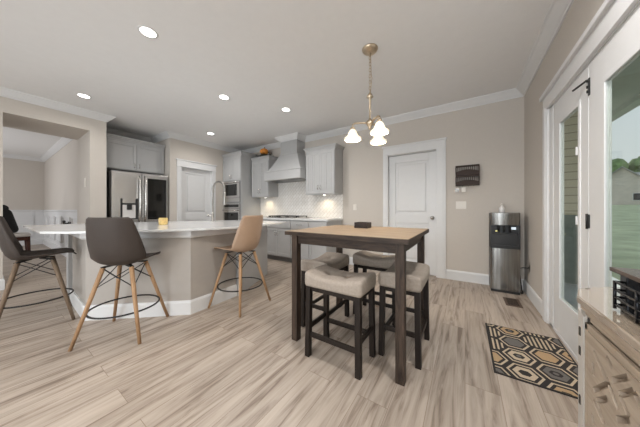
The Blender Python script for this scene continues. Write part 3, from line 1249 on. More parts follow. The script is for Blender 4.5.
# cabinet over the fridge
FX = -5.55
fix = Matrix.Translation((FX, 0, 0)) @ Matrix.Rotation(PI / 2, 4, 'Z')      # local x -> world y, local -y -> world +x
t = thing('fridge_top_cabinet', 'grey two-door cabinet above the stainless fridge', 'cabinet', (-5.83, 1.7, 1.875), world=True)
b = NB()
bx(b, NX + .002, 1.20, 1.875, FX, 2.196, 2.425)
obj('carcass', b, M['cab'], t)
add_door(t, 1.215, 1.696, 1.89, 2.41, 0, 1.66, 1.98, fix=fix)
add_door(t, 1.700, 2.182, 1.89, 2.41, 0, 1.736, 1.98, fix=fix)
b = NB()
cab_crown(b, [(FX, 1.20), (FX, 2.196)], 2.425, 0.085, 0.05)
bx(b, NX + .002, 1.20, 2.425, FX, 2.196, 2.50)
obj('crown_moulding', b, M['cab'], t)

# refrigerator
t = thing('refrigerator', 'stainless steel refrigerator with dispenser and dark glass door panel', 'refrigerator', (-5.7, 1.72, 0), world=True)
b = NB()
bx(b, NX + 0.05, 1.262, 0.03, -5.40, 2.176, 1.80, 0.004)
bx(b, NX + 0.08, 1.29, 0.0, -5.46, 2.15, 0.03)
obj('body', b, M['steel_dark'], t)


def fr_door(y0, y1, z0, z1, name='door'):
    bm = NB()
    bx(bm, -5.395, y0, z0, -5.325, y1, z1, 0.012)
    return obj(name, bm, M['steel'], t)


ld = fr_door(1.268, 1.716, 0.76, 1.82)
rd = fr_door(1.722, 2.172, 0.76, 1.82)
dr = fr_door(1.268, 2.172, 0.07, 0.75, 'freezer_drawer')
for (dd, yy) in ((ld, 1.675), (rd, 1.765)):
    b = NB()
    pts = []
    for k in range(9):
        f_ = k / 8
        pts.append((-5.325 + 0.065 * math.sin(PI * min(1, max(0, f_ * 1.0))) ** 0.4 if 0 < k < 8 else -5.327, yy, 0.86 + 0.90 * f_))
    tube(b, pts, 0.017, segs=8)
    obj('handle', b, M['chrome'], dd)
b = NB()
tube(b, [(-5.327, 1.36, 0.66), (-5.27, 1.38, 0.66), (-5.27, 2.06, 0.66), (-5.327, 2.08, 0.66)], 0.014, segs=8)
obj('handle', b, M['chrome'], dr)
b = NB()
bx(b, -5.327, 1.392, 0.92, -5.317, 1.42, 1.31, 0.002)
bx(b, -5.327, 1.615, 0.92, -5.317, 1.655, 1.31, 0.002)
bx(b, -5.327, 1.42, 1.195, -5.318, 1.615, 1.225, 0.002)
bx(b, -5.322, 1.48, 1.10, -5.295, 1.555, 1.20, 0.006)
bx(b, -5.327, 1.42, 0.92, -5.318, 1.615, 0.94, 0.002)
disp = obj('dispenser', b, M['black'], ld)
b = NB()
bx(b, -5.327, 1.42, 0.94, -5.321, 1.615, 1.19)
obj('dispenser_back', b, M['clear'], disp)
b = NB()
bx(b, -5.327, 1.812, 0.905, -5.318, 2.142, 1.73, 0.004)
o = obj('glass_panel', b, M['blackglass'], rd)
o['label'] = 'dark mirror glass panel'

# ------------------------------------------------------------------ island
IA, IB, IC, ID, IE, IF, IG = (-4.03, 0.59), (-3.16, 0.56), (-2.42, 1.20), (-2.45, 1.775), (-2.86, 2.655), (-3.55, 2.45), (-4.30, 1.10)
isl = [IA, IB, IC, ID, IE, IF, IG]
t = thing('kitchen_island', 'faceted greige kitchen island with white skirting and grey end panels', 'kitchen island', (-3.2, 1.5, 0), world=True)
b = NB()
prism(b, isl, 0.0, 0.883)
obj('body', b, M['island'], t)
b = NB()
sweep(b, [IA, IB, IC, ID], [(0, 0), (0.02, 0), (0.02, 0.125), (0.012, 0.145), (0, 0.145)])
o = obj('skirting', b, M['white'], t)
o['label'] = 'white skirting board'
b = NB()
sweep(b, [IA, IB, IC, ID], [(0, 0.805), (0.03, 0.805), (0.04, 0.82), (0.04, 0.883), (0, 0.883)])
o = obj('apron', b, M['white'], t)
o['label'] = 'white rail under the countertop'


def quad_panel(bm, p, q, z0, z1, t_, inset=0.0):
    p, q = Vector(p), Vector(q)
    d = (q - p).normalized()
    nrm = Vector((d.y, -d.x))
    a, c = p + d * inset, q - d * inset
    prism(bm, [a, c, c + nrm * t_, a + nrm * t_], z0, z1)


b = NB()
quad_panel(b, ID, IE, 0.0, 0.883, 0.022)
quad_panel(b, ID, IE, 0.0, 0.883, 0.034, 0.0)
o = obj('end_panel', b, M['cab'], t)
o['label'] = 'grey end panel facing the stove'
b = NB()
quad_panel(b, (IG[0], IG[1]), IA, 0.0, 0.883, 0.03)
prism(b, [(IA[0] - .02, IA[1] - 0.035), (IA[0] + 0.09, IA[1] - 0.035), (IA[0] + 0.09, IA[1] + 0.02), (IA[0] - .02, IA[1] + 0.02)], 0.0, 0.883)
o = obj('end_panel', b, M['cab'], t)
o['label'] = 'grey end post facing the passage'
b = NB()
quad_panel(b, IE, IF, 0.1, 0.87, 0.02, 0.02)
quad_panel(b, IF, IG, 0.1, 0.87, 0.02, 0.02)
obj('cupboard_front', b, M['cab'], t)

slab = [(-4.55, 0.27), (-3.14, 0.275), (-2.94, 0.40), (-2.72, 0.64), (-2.45, 0.95), (-2.26, 1.27), (-2.18, 1.62), (-2.20, 2.02), (-2.30, 2.40), (-2.45, 2.72), (-2.62, 2.78), (-3.62, 2.58), (-4.42, 1.14)]
b = NB()
prism(b, slab, 0.883, 0.905, 0.003)
solo('island_countertop', b, M['quartz'], 'white quartz top with curved seating edge on the island', 'countertop')

# faucet
t = thing('kitchen_faucet', 'tall gooseneck faucet with pull-down spray standing on the island', 'faucet', (-3.40, 2.03, 0.905), 0.1)
b = NB()
lathe(b, [(0.030, 0.0), (0.030, 0.012), (0.020, 0.02), (0.019, 0.14), (0.014, 0.15)], segs=16)
obj('base', b, M['chrome'], t)
b = NB()
pts = [(0, 0, 0.14), (0, 0, 0.44)]
for k in range(1, 11):
    a = PI * k / 10
    pts.append((0.14 - 0.14 * math.cos(a), 0, 0.50 + 0.14 * math.sin(a)))
pts.append((0.28, 0, 0.46))
tube(b, pts, 0.014, segs=10)
obj('spout', b, M['faucet'], t)
b = NB()
lathe(b, [(0.019, 0.27), (0.022, 0.29), (0.017, 0.40), (0.016, 0.465)], (0.28, 0, 0), 14)
obj('spray_head', b, M['faucet'], t)
b = NB()
tube(b, [(-0.015, 0, 0.095), (-0.06, -0.01, 0.10), (-0.085, -0.012, 0.105)], 0.011, segs=8)
obj('handle', b, M['chrome'], t)

# small yellow candle
t = thing('candle_jar', 'small yellow ribbed candle pot standing on the white island top', 'candle', (-3.27, 1.28, 0.905))
b = NB()
n_ = 24
rings = []
for (r, z) in ((0.040, 0), (0.046, 0.01), (0.048, 0.07), (0.043, 0.088), (0.038, 0.088), (0.038, 0.07), (0.001, 0.07)):
    rings.append([b.verts.new((r * (1 + 0.05 * (k % 2)) * math.cos(2 * PI * k / n_), r * (1 + 0.05 * (k % 2)) * math.sin(2 * PI * k / n_), z)) for k in range(n_)])
b.faces.new(rings[0][::-1])
for A, B_ in zip(rings, rings[1:]):
    for k in range(n_):
        b.faces.new((A[k], A[(k + 1) % n_], B_[(k + 1) % n_], B_[k]))
obj('pot', b, M['yellow'], t)
b = NB()
tube(b, [(0, 0, 0.07), (0.002, 0, 0.095)], 0.002, segs=6)
obj('wick', b, M['black'], t)


# ------------------------------------------------------------------ bar chairs
def shell_mesh():
    """moulded shell: y forward, seat height about 0.65"""
    prof = [(0.250, 0.632, 0.150, 0.010), (0.240, 0.646, 0.176, 0.012), (0.20, 0.654, 0.196, 0.016), (0.13, 0.648, 0.206, 0.022), (0.06, 0.636, 0.211, 0.032), (-0.02, 0.622, 0.214, 0.046),
            (-0.09, 0.616, 0.216, 0.066), (-0.14, 0.632, 0.218, 0.086), (-0.175, 0.675, 0.219, 0.094), (-0.195, 0.735, 0.217, 0.090), (-0.208, 0.80, 0.212, 0.080), (-0.218, 0.865, 0.203, 0.068),
            (-0.226, 0.925, 0.191, 0.056), (-0.232, 0.98, 0.180, 0.046), (-0.236, 1.018, 0.168, 0.038), (-0.238, 1.034, 0.145, 0.030)]
    n = 16
    bm = NB()
    rows = []
    for i, (y, z, w, c) in enumerate(prof):
        y0, z0 = prof[max(i - 1, 0)][:2]
        y1, z1 = prof[min(i + 1, len(prof) - 1)][:2]
        tx = Vector((0, y1 - y0, z1 - z0)).normalized()
        nr = Vector((0, -tx.z, tx.y))            # points up / forward
        if nr.z < -0.01 or (abs(nr.z) < 0.3 and nr.y < 0):
            nr = -nr
        row = []
        for k in range(n + 1):
            s = -1 + 2 * k / n
            lift = c * (abs(s) ** 2.6)
            row.append(bm.verts.new(Vector((s * w * 0.96, y, z)) + nr * lift))
        rows.append(row)
    for A, B in zip(rows, rows[1:]):
        for k in range(n):
            f = bm.faces.new((A[k], A[k + 1], B[k + 1], B[k]))
            f.smooth = True
    bmesh.ops.recalc_face_normals(bm, faces=bm.faces[:])
    bmesh.ops.solidify(bm, geom=bm.faces[:], thickness=0.008)
    for f in bm.faces:
        f.smooth = True
    return bm


def make_bar_chair(label, loc, rz, shell_m, leg_m):
    t = thing('bar_chair', label, 'bar chair', loc, rz, 'moulded bar chairs around the island')
    o = obj('seat_shell', shell_mesh(), shell_m, t)
    for sx in (-1, 1):
        for sy in (-1, 1):
            bm = NB()
            tube(bm, [(sx * 0.105, sy * 0.105, 0.605), (sx * 0.172, sy * 0.172, 0.30), (sx * 0.238, sy * 0.238, 0.0)], 0.0175, segs=10, r1=0.0125)
            obj('leg', bm, leg_m, t)
            bm = NB()
            bar(bm, (sx * 0.03, sy * 0.03, 0.622), (sx * 0.115, sy * 0.115, 0.606), 0.026, 0.012)
            obj('mount', bm, M['iron'], t)
    P = lambda a, z: (a[0] * (0.105 + 0.1335 * (0.605 - z) / 0.605), a[1] * (0.105 + 0.1335 * (0.605 - z) / 0.605), z)
    cs = [(-1, -1), (1, -1), (1, 1), (-1, 1)]
    for i in range(4):
        a, c = cs[i], cs[(i + 1) % 4]
        bm = NB()
        tube(bm, [P(a, 0.60), P(c, 0.44)], 0.0042, segs=6)
        tube(bm, [P(c, 0.60), P(a, 0.44)], 0.0042, segs=6)
        obj('cross_brace', bm, M['iron'], t)
    bm = NB()
    rr = 0.245
    tube(bm, [(rr * math.cos(2 * PI * k / 40), rr * math.sin(2 * PI * k / 40), 0.235) for k in range(40)], 0.0075, closed=True, segs=8)
    obj('foot_ring', bm, M['iron'], t)
    return t


# facing direction is local +y
def yaw(dx, dy):
    return math.atan2(dy, dx) - PI / 2


make_bar_chair('brown moulded bar chair with its back to us, in front of the island centre', (-2.56, 0.705, 0), yaw(-0.70, 0.714), M['shell_brown'], M['legwood'])
make_bar_chair('tan moulded bar chair on light wood legs at the curved island end', (-2.185, 1.645, 0), yaw(-0.993, -0.12), M['shell_tan'], M['legwood'])
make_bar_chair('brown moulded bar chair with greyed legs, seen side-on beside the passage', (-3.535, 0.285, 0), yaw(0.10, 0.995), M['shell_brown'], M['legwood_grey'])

# ------------------------------------------------------------------ high table and saddle stools
t = thing('counter_height_table', 'square counter-height table with oak plank top and dark weathered legs', 'table', (-0.775, 1.845, 0), world=True)
b = NB()
tx0, tx1, ty0, ty1 = -1.265, -0.285, 1.395, 2.29
for k in range(6):
    a = ty0 + (ty1 - ty0) * k / 6
    c = ty0 + (ty1 - ty0) * (k + 1) / 6
    bx(b, tx0, a + 0.0006, 0.888, tx1, c - 0.0006, 0.920, 0.002)
obj('tabletop', b, M['tabletop'], t)
b = NB()
bx(b, tx0 - 0.003, ty0 - 0.004, 0.887, tx1 + 0.003, ty0 + 0.004, 0.917)
bx(b, tx0 - 0.003, ty1 - 0.004, 0.887, tx1 + 0.003, ty1 + 0.004, 0.917)
bx(b, tx0 - 0.004, ty0, 0.887, tx0 + 0.004, ty1, 0.917)
bx(b, tx1 - 0.004, ty0, 0.887, tx1 + 0.004, ty1, 0.917)
o = obj('tabletop_edge', b, M['tabledark'], t)
o['label'] = 'dark rough edge of the top'
LW = 0.056
for (lx, ly) in ((-1.225, 1.43), (-0.37, 1.43), (-1.225, 2.20), (-0.37, 2.20)):
    b = NB()
    bx(b, lx, ly, 0, lx + LW, ly + LW, 0.887, 0.003)
    obj('leg', b, M['tabledark_z'], t)
for (p0, p1) in (((-1.169, 1.458, 0.851), (-0.37, 1.458, 0.851)), ((-1.169, 2.228, 0.851), (-0.37, 2.228, 0.851)), ((-1.197, 1.486, 0.851), (-1.197, 2.20, 0.851)), ((-0.342, 1.486, 0.851), (-0.342, 2.20, 0.851))):
    b = NB()
    bar(b, p0, p1, 0.024, 0.072, 0.002)
    obj('apron', b, M['tabledark'], t)

b = NB()
t = thing('wooden_box', 'small dark wooden box standing on the oak table top', 'box', (-0.84, 2.05, 0.920), world=True)
bx(b, -0.905, 1.99, 0.920, -0.775, 2.11, 0.926, 0.001)
bx(b, -0.905, 1.99, 0.926, -0.775, 1.998, 0.975, 0.001)
bx(b, -0.905, 2.102, 0.926, -0.775, 2.11, 0.975, 0.001)
bx(b, -0.905, 1.998, 0.926, -0.897, 2.102, 0.975, 0.001)
bx(b, -0.783, 1.998, 0.926, -0.775, 2.102, 0.975, 0.001)
obj('tray', b, M['boxwood'], t)
b = NB()
bx(b, -0.897, 2.045, 0.926, -0.783, 2.053, 0.965)
bx(b, -0.845, 1.998, 0.926, -0.837, 2.102, 0.965)
obj('divider', b, M['boxwood'], t)


def make_stool():
    t = thing('saddle_stool', '', 'stool', (0, 0, 0), 0, 'saddle stools at the high table')
    hx, hy = 0.232, 0.152

    def shape(x, y, z, u, v, w):
        f = max(0.0, (z - 0.525) / 0.09)
        z += f * (0.036 * (x / hx) ** 2 - 0.008 - 0.010 * (y / hy) ** 2)
        if w > 0.5:
            for cx in (-0.075, 0.075):
                d2 = (x - cx) ** 2 + y ** 2
                z -= 0.024 * math.exp(-d2 / 0.0010)
                z -= 0.010 * math.exp(-((x - cx) ** 2) / 0.0003) * math.exp(-(y * y) / 0.010)
        return (x, y, z)
    bm = NB()
    rbox(bm, hx, hy, 0.520, 0.618, 0.027, 24, shape)
    c = obj('cushion', bm, M['linen'], t)
    for cx in (-0.075, 0.075):
        bm = NB()
        bmesh.ops.create_uvsphere(bm, u_segments=12, v_segments=8, radius=1, matrix=Matrix.Translation((cx, 0, 0.592)) @ Matrix.Diagonal((0.012, 0.012, 0.006, 1)))
        obj('button', bm, M['button'], c)
    lx, ly, lw = 0.198, 0.122, 0.038
    for sx in (-1, 1):
        for sy in (-1, 1):
            bm = NB()
            bar(bm, (sx * (lx + 0.006), sy * (ly + 0.008), 0), (sx * lx, sy * ly, 0.524), lw, lw, 0.002, up=(0, 1, 0))
            obj('leg', bm, M['stoolwood'], t)
    for sy in (-1, 1):
        bm = NB()
        bar(bm, (-lx, sy * (ly + 0.004), 0.165), (lx, sy * (ly + 0.004), 0.165), 0.018, 0.034, 0.002)
        obj('stretcher', bm, M['stoolwood'], t)
    for sx in (-1, 1):
        bm = NB()
        bar(bm, (sx * (lx + 0.003), -ly, 0.215), (sx * (lx + 0.003), ly, 0.215), 0.018, 0.034, 0.002)
        obj('stretcher', bm, M['stoolwood'], t)
    bm = NB()
    bx(bm, -lx, -ly - .006, 0.49, lx, -ly + .012, 0.522)
    bx(bm, -lx, ly - .012, 0.49, lx, ly + .006, 0.522)
    bx(bm, -lx - .006, -ly, 0.49, -lx + .012, ly, 0.522)
    bx(bm, lx - .012, -ly, 0.49, lx + .006, ly, 0.522)
    obj('seat_rail', bm, M['stoolwood'], t)
    return t


st0 = make_stool()
spots = [(-0.785, 1.475, 0.0, 'linen saddle stool pulled out in front of the long near table edge, nearest us'),
         (-0.400, 1.862, PI / 2, 'linen saddle stool tucked under the table edge facing the rug'),
         (-1.150, 1.862, PI / 2, 'linen saddle stool tucked under the table edge facing the island'),
         (-0.765, 2.285, 0.0, 'linen saddle stool on the far table side, before the white door')]
for i, (x, y, rz, lab) in enumerate(spots):
    s = st0 if i == 0 else copy_tree(st0)
    s.location = (x, y, 0)
    s.rotation_euler = (0, 0, rz)
    s['label'] = lab

# ------------------------------------------------------------------ chandelier
CX, CY = -0.817, 2.181
t = thing('chandelier', 'antique brass chandelier with three glowing bell shades above the high table', 'chandelier', (CX, CY, 1.80), math.radians(20.6))
H0 = 0.95                                            # ceiling in local z
b = NB()
lathe(b, [(0.02, H0 - 0.045), (0.055, H0 - 0.036), (0.075, H0 - 0.018), (0.080, H0 - 0.006), (0.080, H0)], segs=24)
obj('canopy', b, M['brass'], t)
b = NB()
zt, zb = H0 - 0.045, 0.50
nl = 13
for k in range(nl):
    zc = zt - (zt - zb) * (k + 0.5) / nl
    hl = (zt - zb) / nl * 0.66
    pts = []
    for q_ in range(12):
        a = 2 * PI * q_ / 12
        px, pz = 0.009 * math.cos(a), hl * math.sin(a)
        pts.append((px, 0, zc + pz) if k % 2 else (0, px, zc + pz))
    tube(b, pts, 0.0028, closed=True, segs=5)
tube(b, [(0.007, 0, zt), (0.012, 0.006, (zt + zb) / 2), (0.02, 0.004, zb + .15), (0.005, 0, zb)], 0.003, segs=5)
obj('chain', b, M['brass'], t)
b = NB()
lathe(b, [(0.006, 0.505), (0.014, 0.49), (0.028, 0.47), (0.034, 0.455), (0.016, 0.44), (0.011, 0.42), (0.010, 0.24), (0.016, 0.225), (0.036, 0.205), (0.040, 0.185), (0.030, 0.165), (0.014, 0.150), (0.018, 0.135), (0.004, 0.12)], segs=20)
obj('stem', b, M['brass'], t)
for k in range(3):
    a = PI + 2 * PI * k / 3
    ca, sa = math.cos(a), math.sin(a)
    R_ = 0.176
    b = NB()
    pts = [(0.025 * ca, 0.025 * sa, 0.19), (0.09 * ca, 0.09 * sa, 0.198), (0.155 * ca, 0.155 * sa, 0.198), (R_ * ca, R_ * sa, 0.185), (R_ * ca, R_ * sa, 0.14)]
    tube(b, pts, 0.0095, segs=8)
    lathe(b, [(0.012, 0.165), (0.024, 0.155), (0.027, 0.132), (0.022, 0.124)], (R_ * ca, R_ * sa, 0), 14)
    arm = obj('arm', b, M['brass'], t)
    b = NB()
    prof = [(0.026, 0.130), (0.036, 0.118), (0.045, 0.098), (0.053, 0.076), (0.065, 0.060), (0.081, 0.050), (0.089, 0.040), (0.087, 0.030), (0.083, 0.025)]
    inner = [(r - 0.005, z) for (r, z) in prof[::-1]]
    lathe(b, prof + inner, (R_ * ca, R_ * sa, 0), 28, cap=False)
    sh = obj('lamp_shade', b, M['shade'], arm)
    l = bpy.data.lights.new('bulb_glow', 'POINT')
    l.energy = 8
    l.color = (1.0, 0.88, 0.72)
    l.shadow_soft_size = 0.03
    lo = bpy.data.objects.new('bulb_glow', l)
    lo.location = (R_ * ca, R_ * sa, 0.05)
    lo.parent = t
    COL.objects.link(lo)

# ------------------------------------------------------------------ recessed ceiling lights
spots = [(-2.464, 0.841, 'round recessed ceiling light above the island front, largest and nearest'),
         (-4.62, 0.80, 'round recessed ceiling light close to the wall over the passage'),
         (-2.951, 1.935, 'round recessed ceiling light above the island middle, between two others'),
         (-2.465, 2.736, 'round recessed ceiling light in front of the hood and its right wall cabinet'),
         (-4.60, 2.70, 'round recessed ceiling light by the white door next to the fridge'),
         (-2.3, -1.6, 'unseen recessed light added behind the viewer for fill'),  # this and the following: out-of-frame lights added to brighten the room
         (-0.6, -1.6, 'unseen recessed light added behind the viewer for fill'),
         (-1.2, -0.05, 'unseen recessed light added over the viewer for fill'),
         (0.1, 1.15, 'unseen recessed light added over the rug side of the table for fill'),
         (-4.4, -1.6, 'unseen recessed light added behind the viewer for fill')]
first = None
for i, (x, y, lab) in enumerate(spots):
    if first is None:
        first = thing('recessed_light', lab, 'ceiling light', (x, y, ZC), 0, 'recessed ceiling lights')
        b = NB()
        lathe(b, [(0.060, -0.004), (0.070, -0.006), (0.078, -0.003), (0.080, 0.0), (0.060, 0.0)], segs=32, cap=False)
        obj('trim_ring', b, M['white'], first)
        b = NB()
        lathe(b, [(0.061, -0.003), (0.061, -0.0005)], segs=32)
        obj('lens', b, M['lens'], first)
        c = first
    else:
        c = copy_tree(first)
        c.location = (x, y, ZC)
        c['label'] = lab
    l = bpy.data.lights.new('downlight', 'SPOT')
    l.energy = {(-0.6, -1.6): 90, (0.1, 1.15): 95, (-1.2, -0.05): 18, (-2.464, 0.841): 14, (-2.951, 1.935): 58, (-2.465, 2.736): 40, (-4.60, 2.70): 17, (-4.62, 0.80): 15, (-2.3, -1.6): 34}.get((x, y), 26)
    l.color = (1.0, 0.97, 0.94)
    l.spot_size = math.radians(168)
    l.spot_blend = 0.8
    l.shadow_soft_size = 0.07
    lo = bpy.data.objects.new('downlight', l)
    lo.location = (0, 0, -0.03)
    lo.parent = c
    COL.objects.link(lo)

# ------------------------------------------------------------------ wall pieces by the white door
t = thing('mail_rack', 'dark brown two-tier slatted mail rack on the wall right of the white door', 'wall rack', (0.03, 4.02, 1.465), world=True)
rx0, rx1, ry0, ry1 = -0.122, 0.178, YB - 0.075, YB
b = NB()
for zz in (1.467, 1.60, 1.755):
    bx(b, rx0, ry1 - 0.008, zz, rx1, ry1 - 0.001, zz + 0.018, 0.001)
for xx in (rx0, rx1 - 0.012):
    bx(b, xx, ry1 - 0.008, 1.465, xx + 0.012, ry1 - 0.001, 1.775)
obj('back_frame', b, M['wicker'], t)
for zz in (1.465, 1.62):
    b = NB()
    bx(b, rx0, ry0, zz, rx1, ry1 - 0.008, zz + 0.008)
    bx(b, rx0, ry0, zz, rx0 + 0.008, ry1 - 0.008, zz + 0.15)
    bx(b, rx1 - 0.008, ry0, zz, rx1, ry1 - 0.008, zz + 0.15)
    bx(b, rx0, ry0 - 0.006, zz, rx1, ry0 + 0.002, zz + 0.040)
    bx(b, rx0, ry0 - 0.006, zz + 0.132, rx1, ry0 + 0.002, zz + 0.15)
    for k in range(12):
        xx = rx0 + 0.004 + (rx1 - rx0 - 0.008) * k / 11
        bx(b, xx - 0.005, ry0 - 0.004, zz + 0.03, xx + 0.005, ry0 + 0.001, zz + 0.14)
    prev = None
    for k in range(13):                              # arched lower board
        f_ = k / 12
        xx = rx0 + (rx1 - rx0) * f_
        hh = 0.05 + 0.035 * math.sin(PI * f_)
        cur = [b.verts.new((xx, ry0 - 0.008, zz + 0.002)), b.verts.new((xx, ry0 - 0.008, zz + hh)), b.verts.new((xx, ry0 - 0.001, zz + hh)), b.verts.new((xx, ry0 - 0.001, zz + 0.002))]
        if prev:
            for q_ in range(4):
                b.faces.new((prev[q_], prev[(q_ + 1) % 4], cur[(q_ + 1) % 4], cur[q_]))
        prev = cur
    obj('tier', b, M['wicker'], t)
for xx in (-0.10, -0.03, 0.04, 0.11):
    b = NB()
    tube(b, [(xx, ry0 - 0.006, 1.475), (xx, ry0 - 0.02, 1.462), (xx, ry0 - 0.02, 1.45), (xx, ry0 - 0.03, 1.455)], 0.003, segs=6)
    obj('hook', b, M['iron'], t)

t = thing('key_ring', 'bunch of dark keys hanging under the mail rack', 'keys', (-0.10, ry0 - 0.022, 1.36), world=True)
b = NB()
tube(b, [(-0.10 + 0.017 * math.cos(2 * PI * k / 16), ry0 - 0.021, 1.438 + 0.017 * math.sin(2 * PI * k / 16)) for k in range(16)], 0.002, closed=True, segs=5)
obj('ring', b, M['chrome'], t)
for k, dx in enumerate((-0.018, 0.0, 0.016)):
    b = NB()
    lathe(b, [(0.0125, -0.002), (0.0125, 0.002)], (0, 0, 0), 14)
    xform(b, Matrix.Translation((-0.10 + dx, ry0 - 0.022 + k * 0.003, 1.41)) @ Matrix.Rotation(PI / 2, 4, 'X'))
    bx(b, -0.10 + dx - 0.004, ry0 - 0.0235 + k * 0.003, 1.365, -0.10 + dx + 0.004, ry0 - 0.0205 + k * 0.003, 1.40)
    obj('key', b, M['steel_dark'], t)
t = thing('key_fob', 'white tag hanging beside the dark keys under the mail rack', 'key tag', (-0.02, ry0 - 0.022, 1.36), world=True)
b = NB()
bx(b, -0.043, ry0 - 0.024, 1.365, 0.008, ry0 - 0.018, 1.435, 0.002)
obj('tag', b, M['plate'], t)
b = NB()
tube(b, [(-0.03, ry0 - 0.021, 1.432), (-0.03, ry0 - 0.02, 1.456)], 0.002, segs=5)
obj('loop', b, M['chrome'], t)


def wall_plate(name, label, x, y, z, w, h, rz, kind):
    t = thing(name, label, 'switch plate' if kind == 'switch' else 'outlet', (x, y, z), rz)
    bm = NB()
    bx(bm, -w / 2, -0.007, -h / 2, w / 2, 0.0, h / 2, 0.002)
    obj('plate', bm, M['plate'], t)
    n = 2 if w > 0.1 else 1
    for k in range(n):
        cx = (k - (n - 1) / 2) * 0.048
        bm = NB()
        if kind == 'switch':
            bx(bm, cx - 0.015, -0.010, -0.033, cx + 0.015, -0.006, 0.033, 0.002)
            obj('rocker', bm, M['plate'], t)
        else:
            for zz in (-0.022, 0.022):
                bx(bm, cx - 0.016, -0.009, zz - 0.014, cx + 0.016, -0.006, zz + 0.014, 0.002)
                for sx in (-0.006, 0.006):
                    bx(bm, cx + sx - 0.001, -0.0095, zz - 0.004, cx + sx + 0.001, -0.0088, zz + 0.006, mi=0)
            obj('socket', bm, M['plate'], t)
    return t


wall_plate('switch_plate', 'double ivory switch plate below the mail rack', -0.052, YB, 1.17, 0.135, 0.118, 0, 'switch')
wall_plate('switch_plate', 'single ivory switch plate on the wall between cabinets and white door', -1.83, YB, 1.15, 0.072, 0.115, 0, 'switch')
wall_plate('wall_outlet', 'ivory outlet low on the wall beside the water cooler', XR, 3.77, 0.37, 0.072, 0.115, PI / 2 * 3 - PI, 'outlet')
wall_plate('switch_plate', 'narrow switch plate inside the passage beside the fridge wall', -5.62, OY1, 1.58, 0.075, 0.16, 0, 'switch')

# ------------------------------------------------------------------ water cooler
WX0, WX1, WY0, WY1 = 0.29, 0.595, 3.775, 4.035
t = thing('water_cooler', 'stainless and black water cooler standing in the corner', 'water cooler', ((WX0 + WX1) / 2, 3.9, 0), world=True)
b = NB()
bx(b, WX0, WY0 + 0.02, 0.03, WX1, WY1, 0.78, 0.006)
bx(b, WX0, WY0 + 0.15, 0.78, WX1, WY1, 0.90)
bx(b, WX0, WY0 + 0.02, 0.90, WX1, WY1, 1.055, 0.006)
obj('body', b, M['black'], t)
b = NB()
bx(b, WX0 + 0.005, WY0 + 0.005, 0.0, WX1 - 0.005, WY1, 0.032)
obj('plinth', b, M['black'], t)
b = NB()                                             # curved steel lower door
rows = []
for k in range(17):
    f_ = k / 16
    xx = WX0 + (WX1 - WX0) * f_
    yy = WY0 + 0.018 - 0.02 * math.sin(PI * f_) ** 0.6
    rows.append([b.verts.new((xx, yy, 0.035)), b.verts.new((xx, yy, 0.585)), b.verts.new((xx, WY0 + 0.03, 0.585)), b.verts.new((xx, WY0 + 0.03, 0.035))])
for A, B_ in zip(rows, rows[1:]):
    for q_ in range(4):
        b.faces.new((A[q_], B_[q_], B_[(q_ + 1) % 4], A[(q_ + 1) % 4]))
b.faces.new(rows[0])
b.faces.new(rows[-1][::-1])
bmesh.ops.recalc_face_normals(b, faces=b.faces[:])
obj('door', b, M['cooler_steel'], t)
b = NB()                                             # curved steel top band
rows = []
for k in range(17):
    f_ = k / 16
    xx = WX0 + (WX1 - WX0) * f_
    yy = WY0 + 0.018 - 0.03 * math.sin(PI * f_) ** 0.7
    rows.append([b.verts.new((xx, yy + 0.008, 0.895)), b.verts.new((xx, yy, 1.055)), b.verts.new((xx, WY0 + 0.05, 1.062)), b.verts.new((xx, WY0 + 0.05, 0.895))])
for A, B_ in zip(rows, rows[1:]):
    for q_ in range(4):
        b.faces.new((A[q_], B_[q_], B_[(q_ + 1) % 4], A[(q_ + 1) % 4]))
b.faces.new(rows[0])
b.faces.new(rows[-1][::-1])
bmesh.ops.recalc_face_normals(b, faces=b.faces[:])
obj('top_band', b, M['cooler_steel'], t)
b = NB()
bx(b, WX0, WY0 + 0.006, 0.59, WX0 + 0.02, WY0 + 0.16, 0.895)
bx(b, WX1 - 0.02, WY0 + 0.006, 0.59, WX1, WY0 + 0.16, 0.895)
bx(b, WX0, WY0 + 0.10, 0.62, WX1, WY0 + 0.16, 0.895)
bx(b, WX0, WY0 + 0.004, 0.59, WX1, WY0 + 0.16, 0.625)
bay = obj('dispensing_bay', b, M['black'], t)
for k in range(3):
    b = NB()
    lathe(b, [(0.012, 0.80), (0.012, 0.86), (0.016, 0.88), (0.016, 0.895)], (WX0 + 0.09 + 0.06 * k, WY0 + 0.06, 0), 12)
    obj('spout', b, M['black'], bay)
b = NB()
bx(b, WX1 - 0.085, WY0 + 0.094, 0.835, WX1 - 0.03, WY0 + 0.099, 0.865)
o = obj('display', b, M['display'], bay)
b = NB()
bx(b, WX0 + 0.06, WY0 + 0.094, 0.80, WX0 + 0.10, WY0 + 0.099, 0.815)
obj('indicator', b, M['glow_yellow'], bay)
b = NB()
tube(b, [(0.615, 4.0, 0.30), (0.645, 3.93, 0.33), (0.668, 3.80, 0.355), (0.669, 3.772, 0.37)], 0.006, segs=6)
tube(b, [(0.615, 4.0, 0.30), (0.625, 3.97, 0.15), (0.63, 3.93, 0.03), (0.635, 3.88, 0.012), (0.62, 3.83, 0.01), (0.61, 3.95, 0.012)], 0.006, segs=6)
obj('power_cord', b, M['black'], t)

t = thing('glass_bottle', 'small clear bottle standing on top of the water cooler', 'bottle', (0.42, 3.88, 1.0565))
b = NB()
lathe(b, [(0.030, 0.0), (0.033, 0.008), (0.033, 0.065), (0.026, 0.08), (0.012, 0.09), (0.012, 0.105)], segs=18)
obj('body', b, M['clear'], t)
b = NB()
lathe(b, [(0.014, 0.104), (0.014, 0.122), (0.010, 0.13)], segs=14)
obj('cap', b, M['plate'], t)

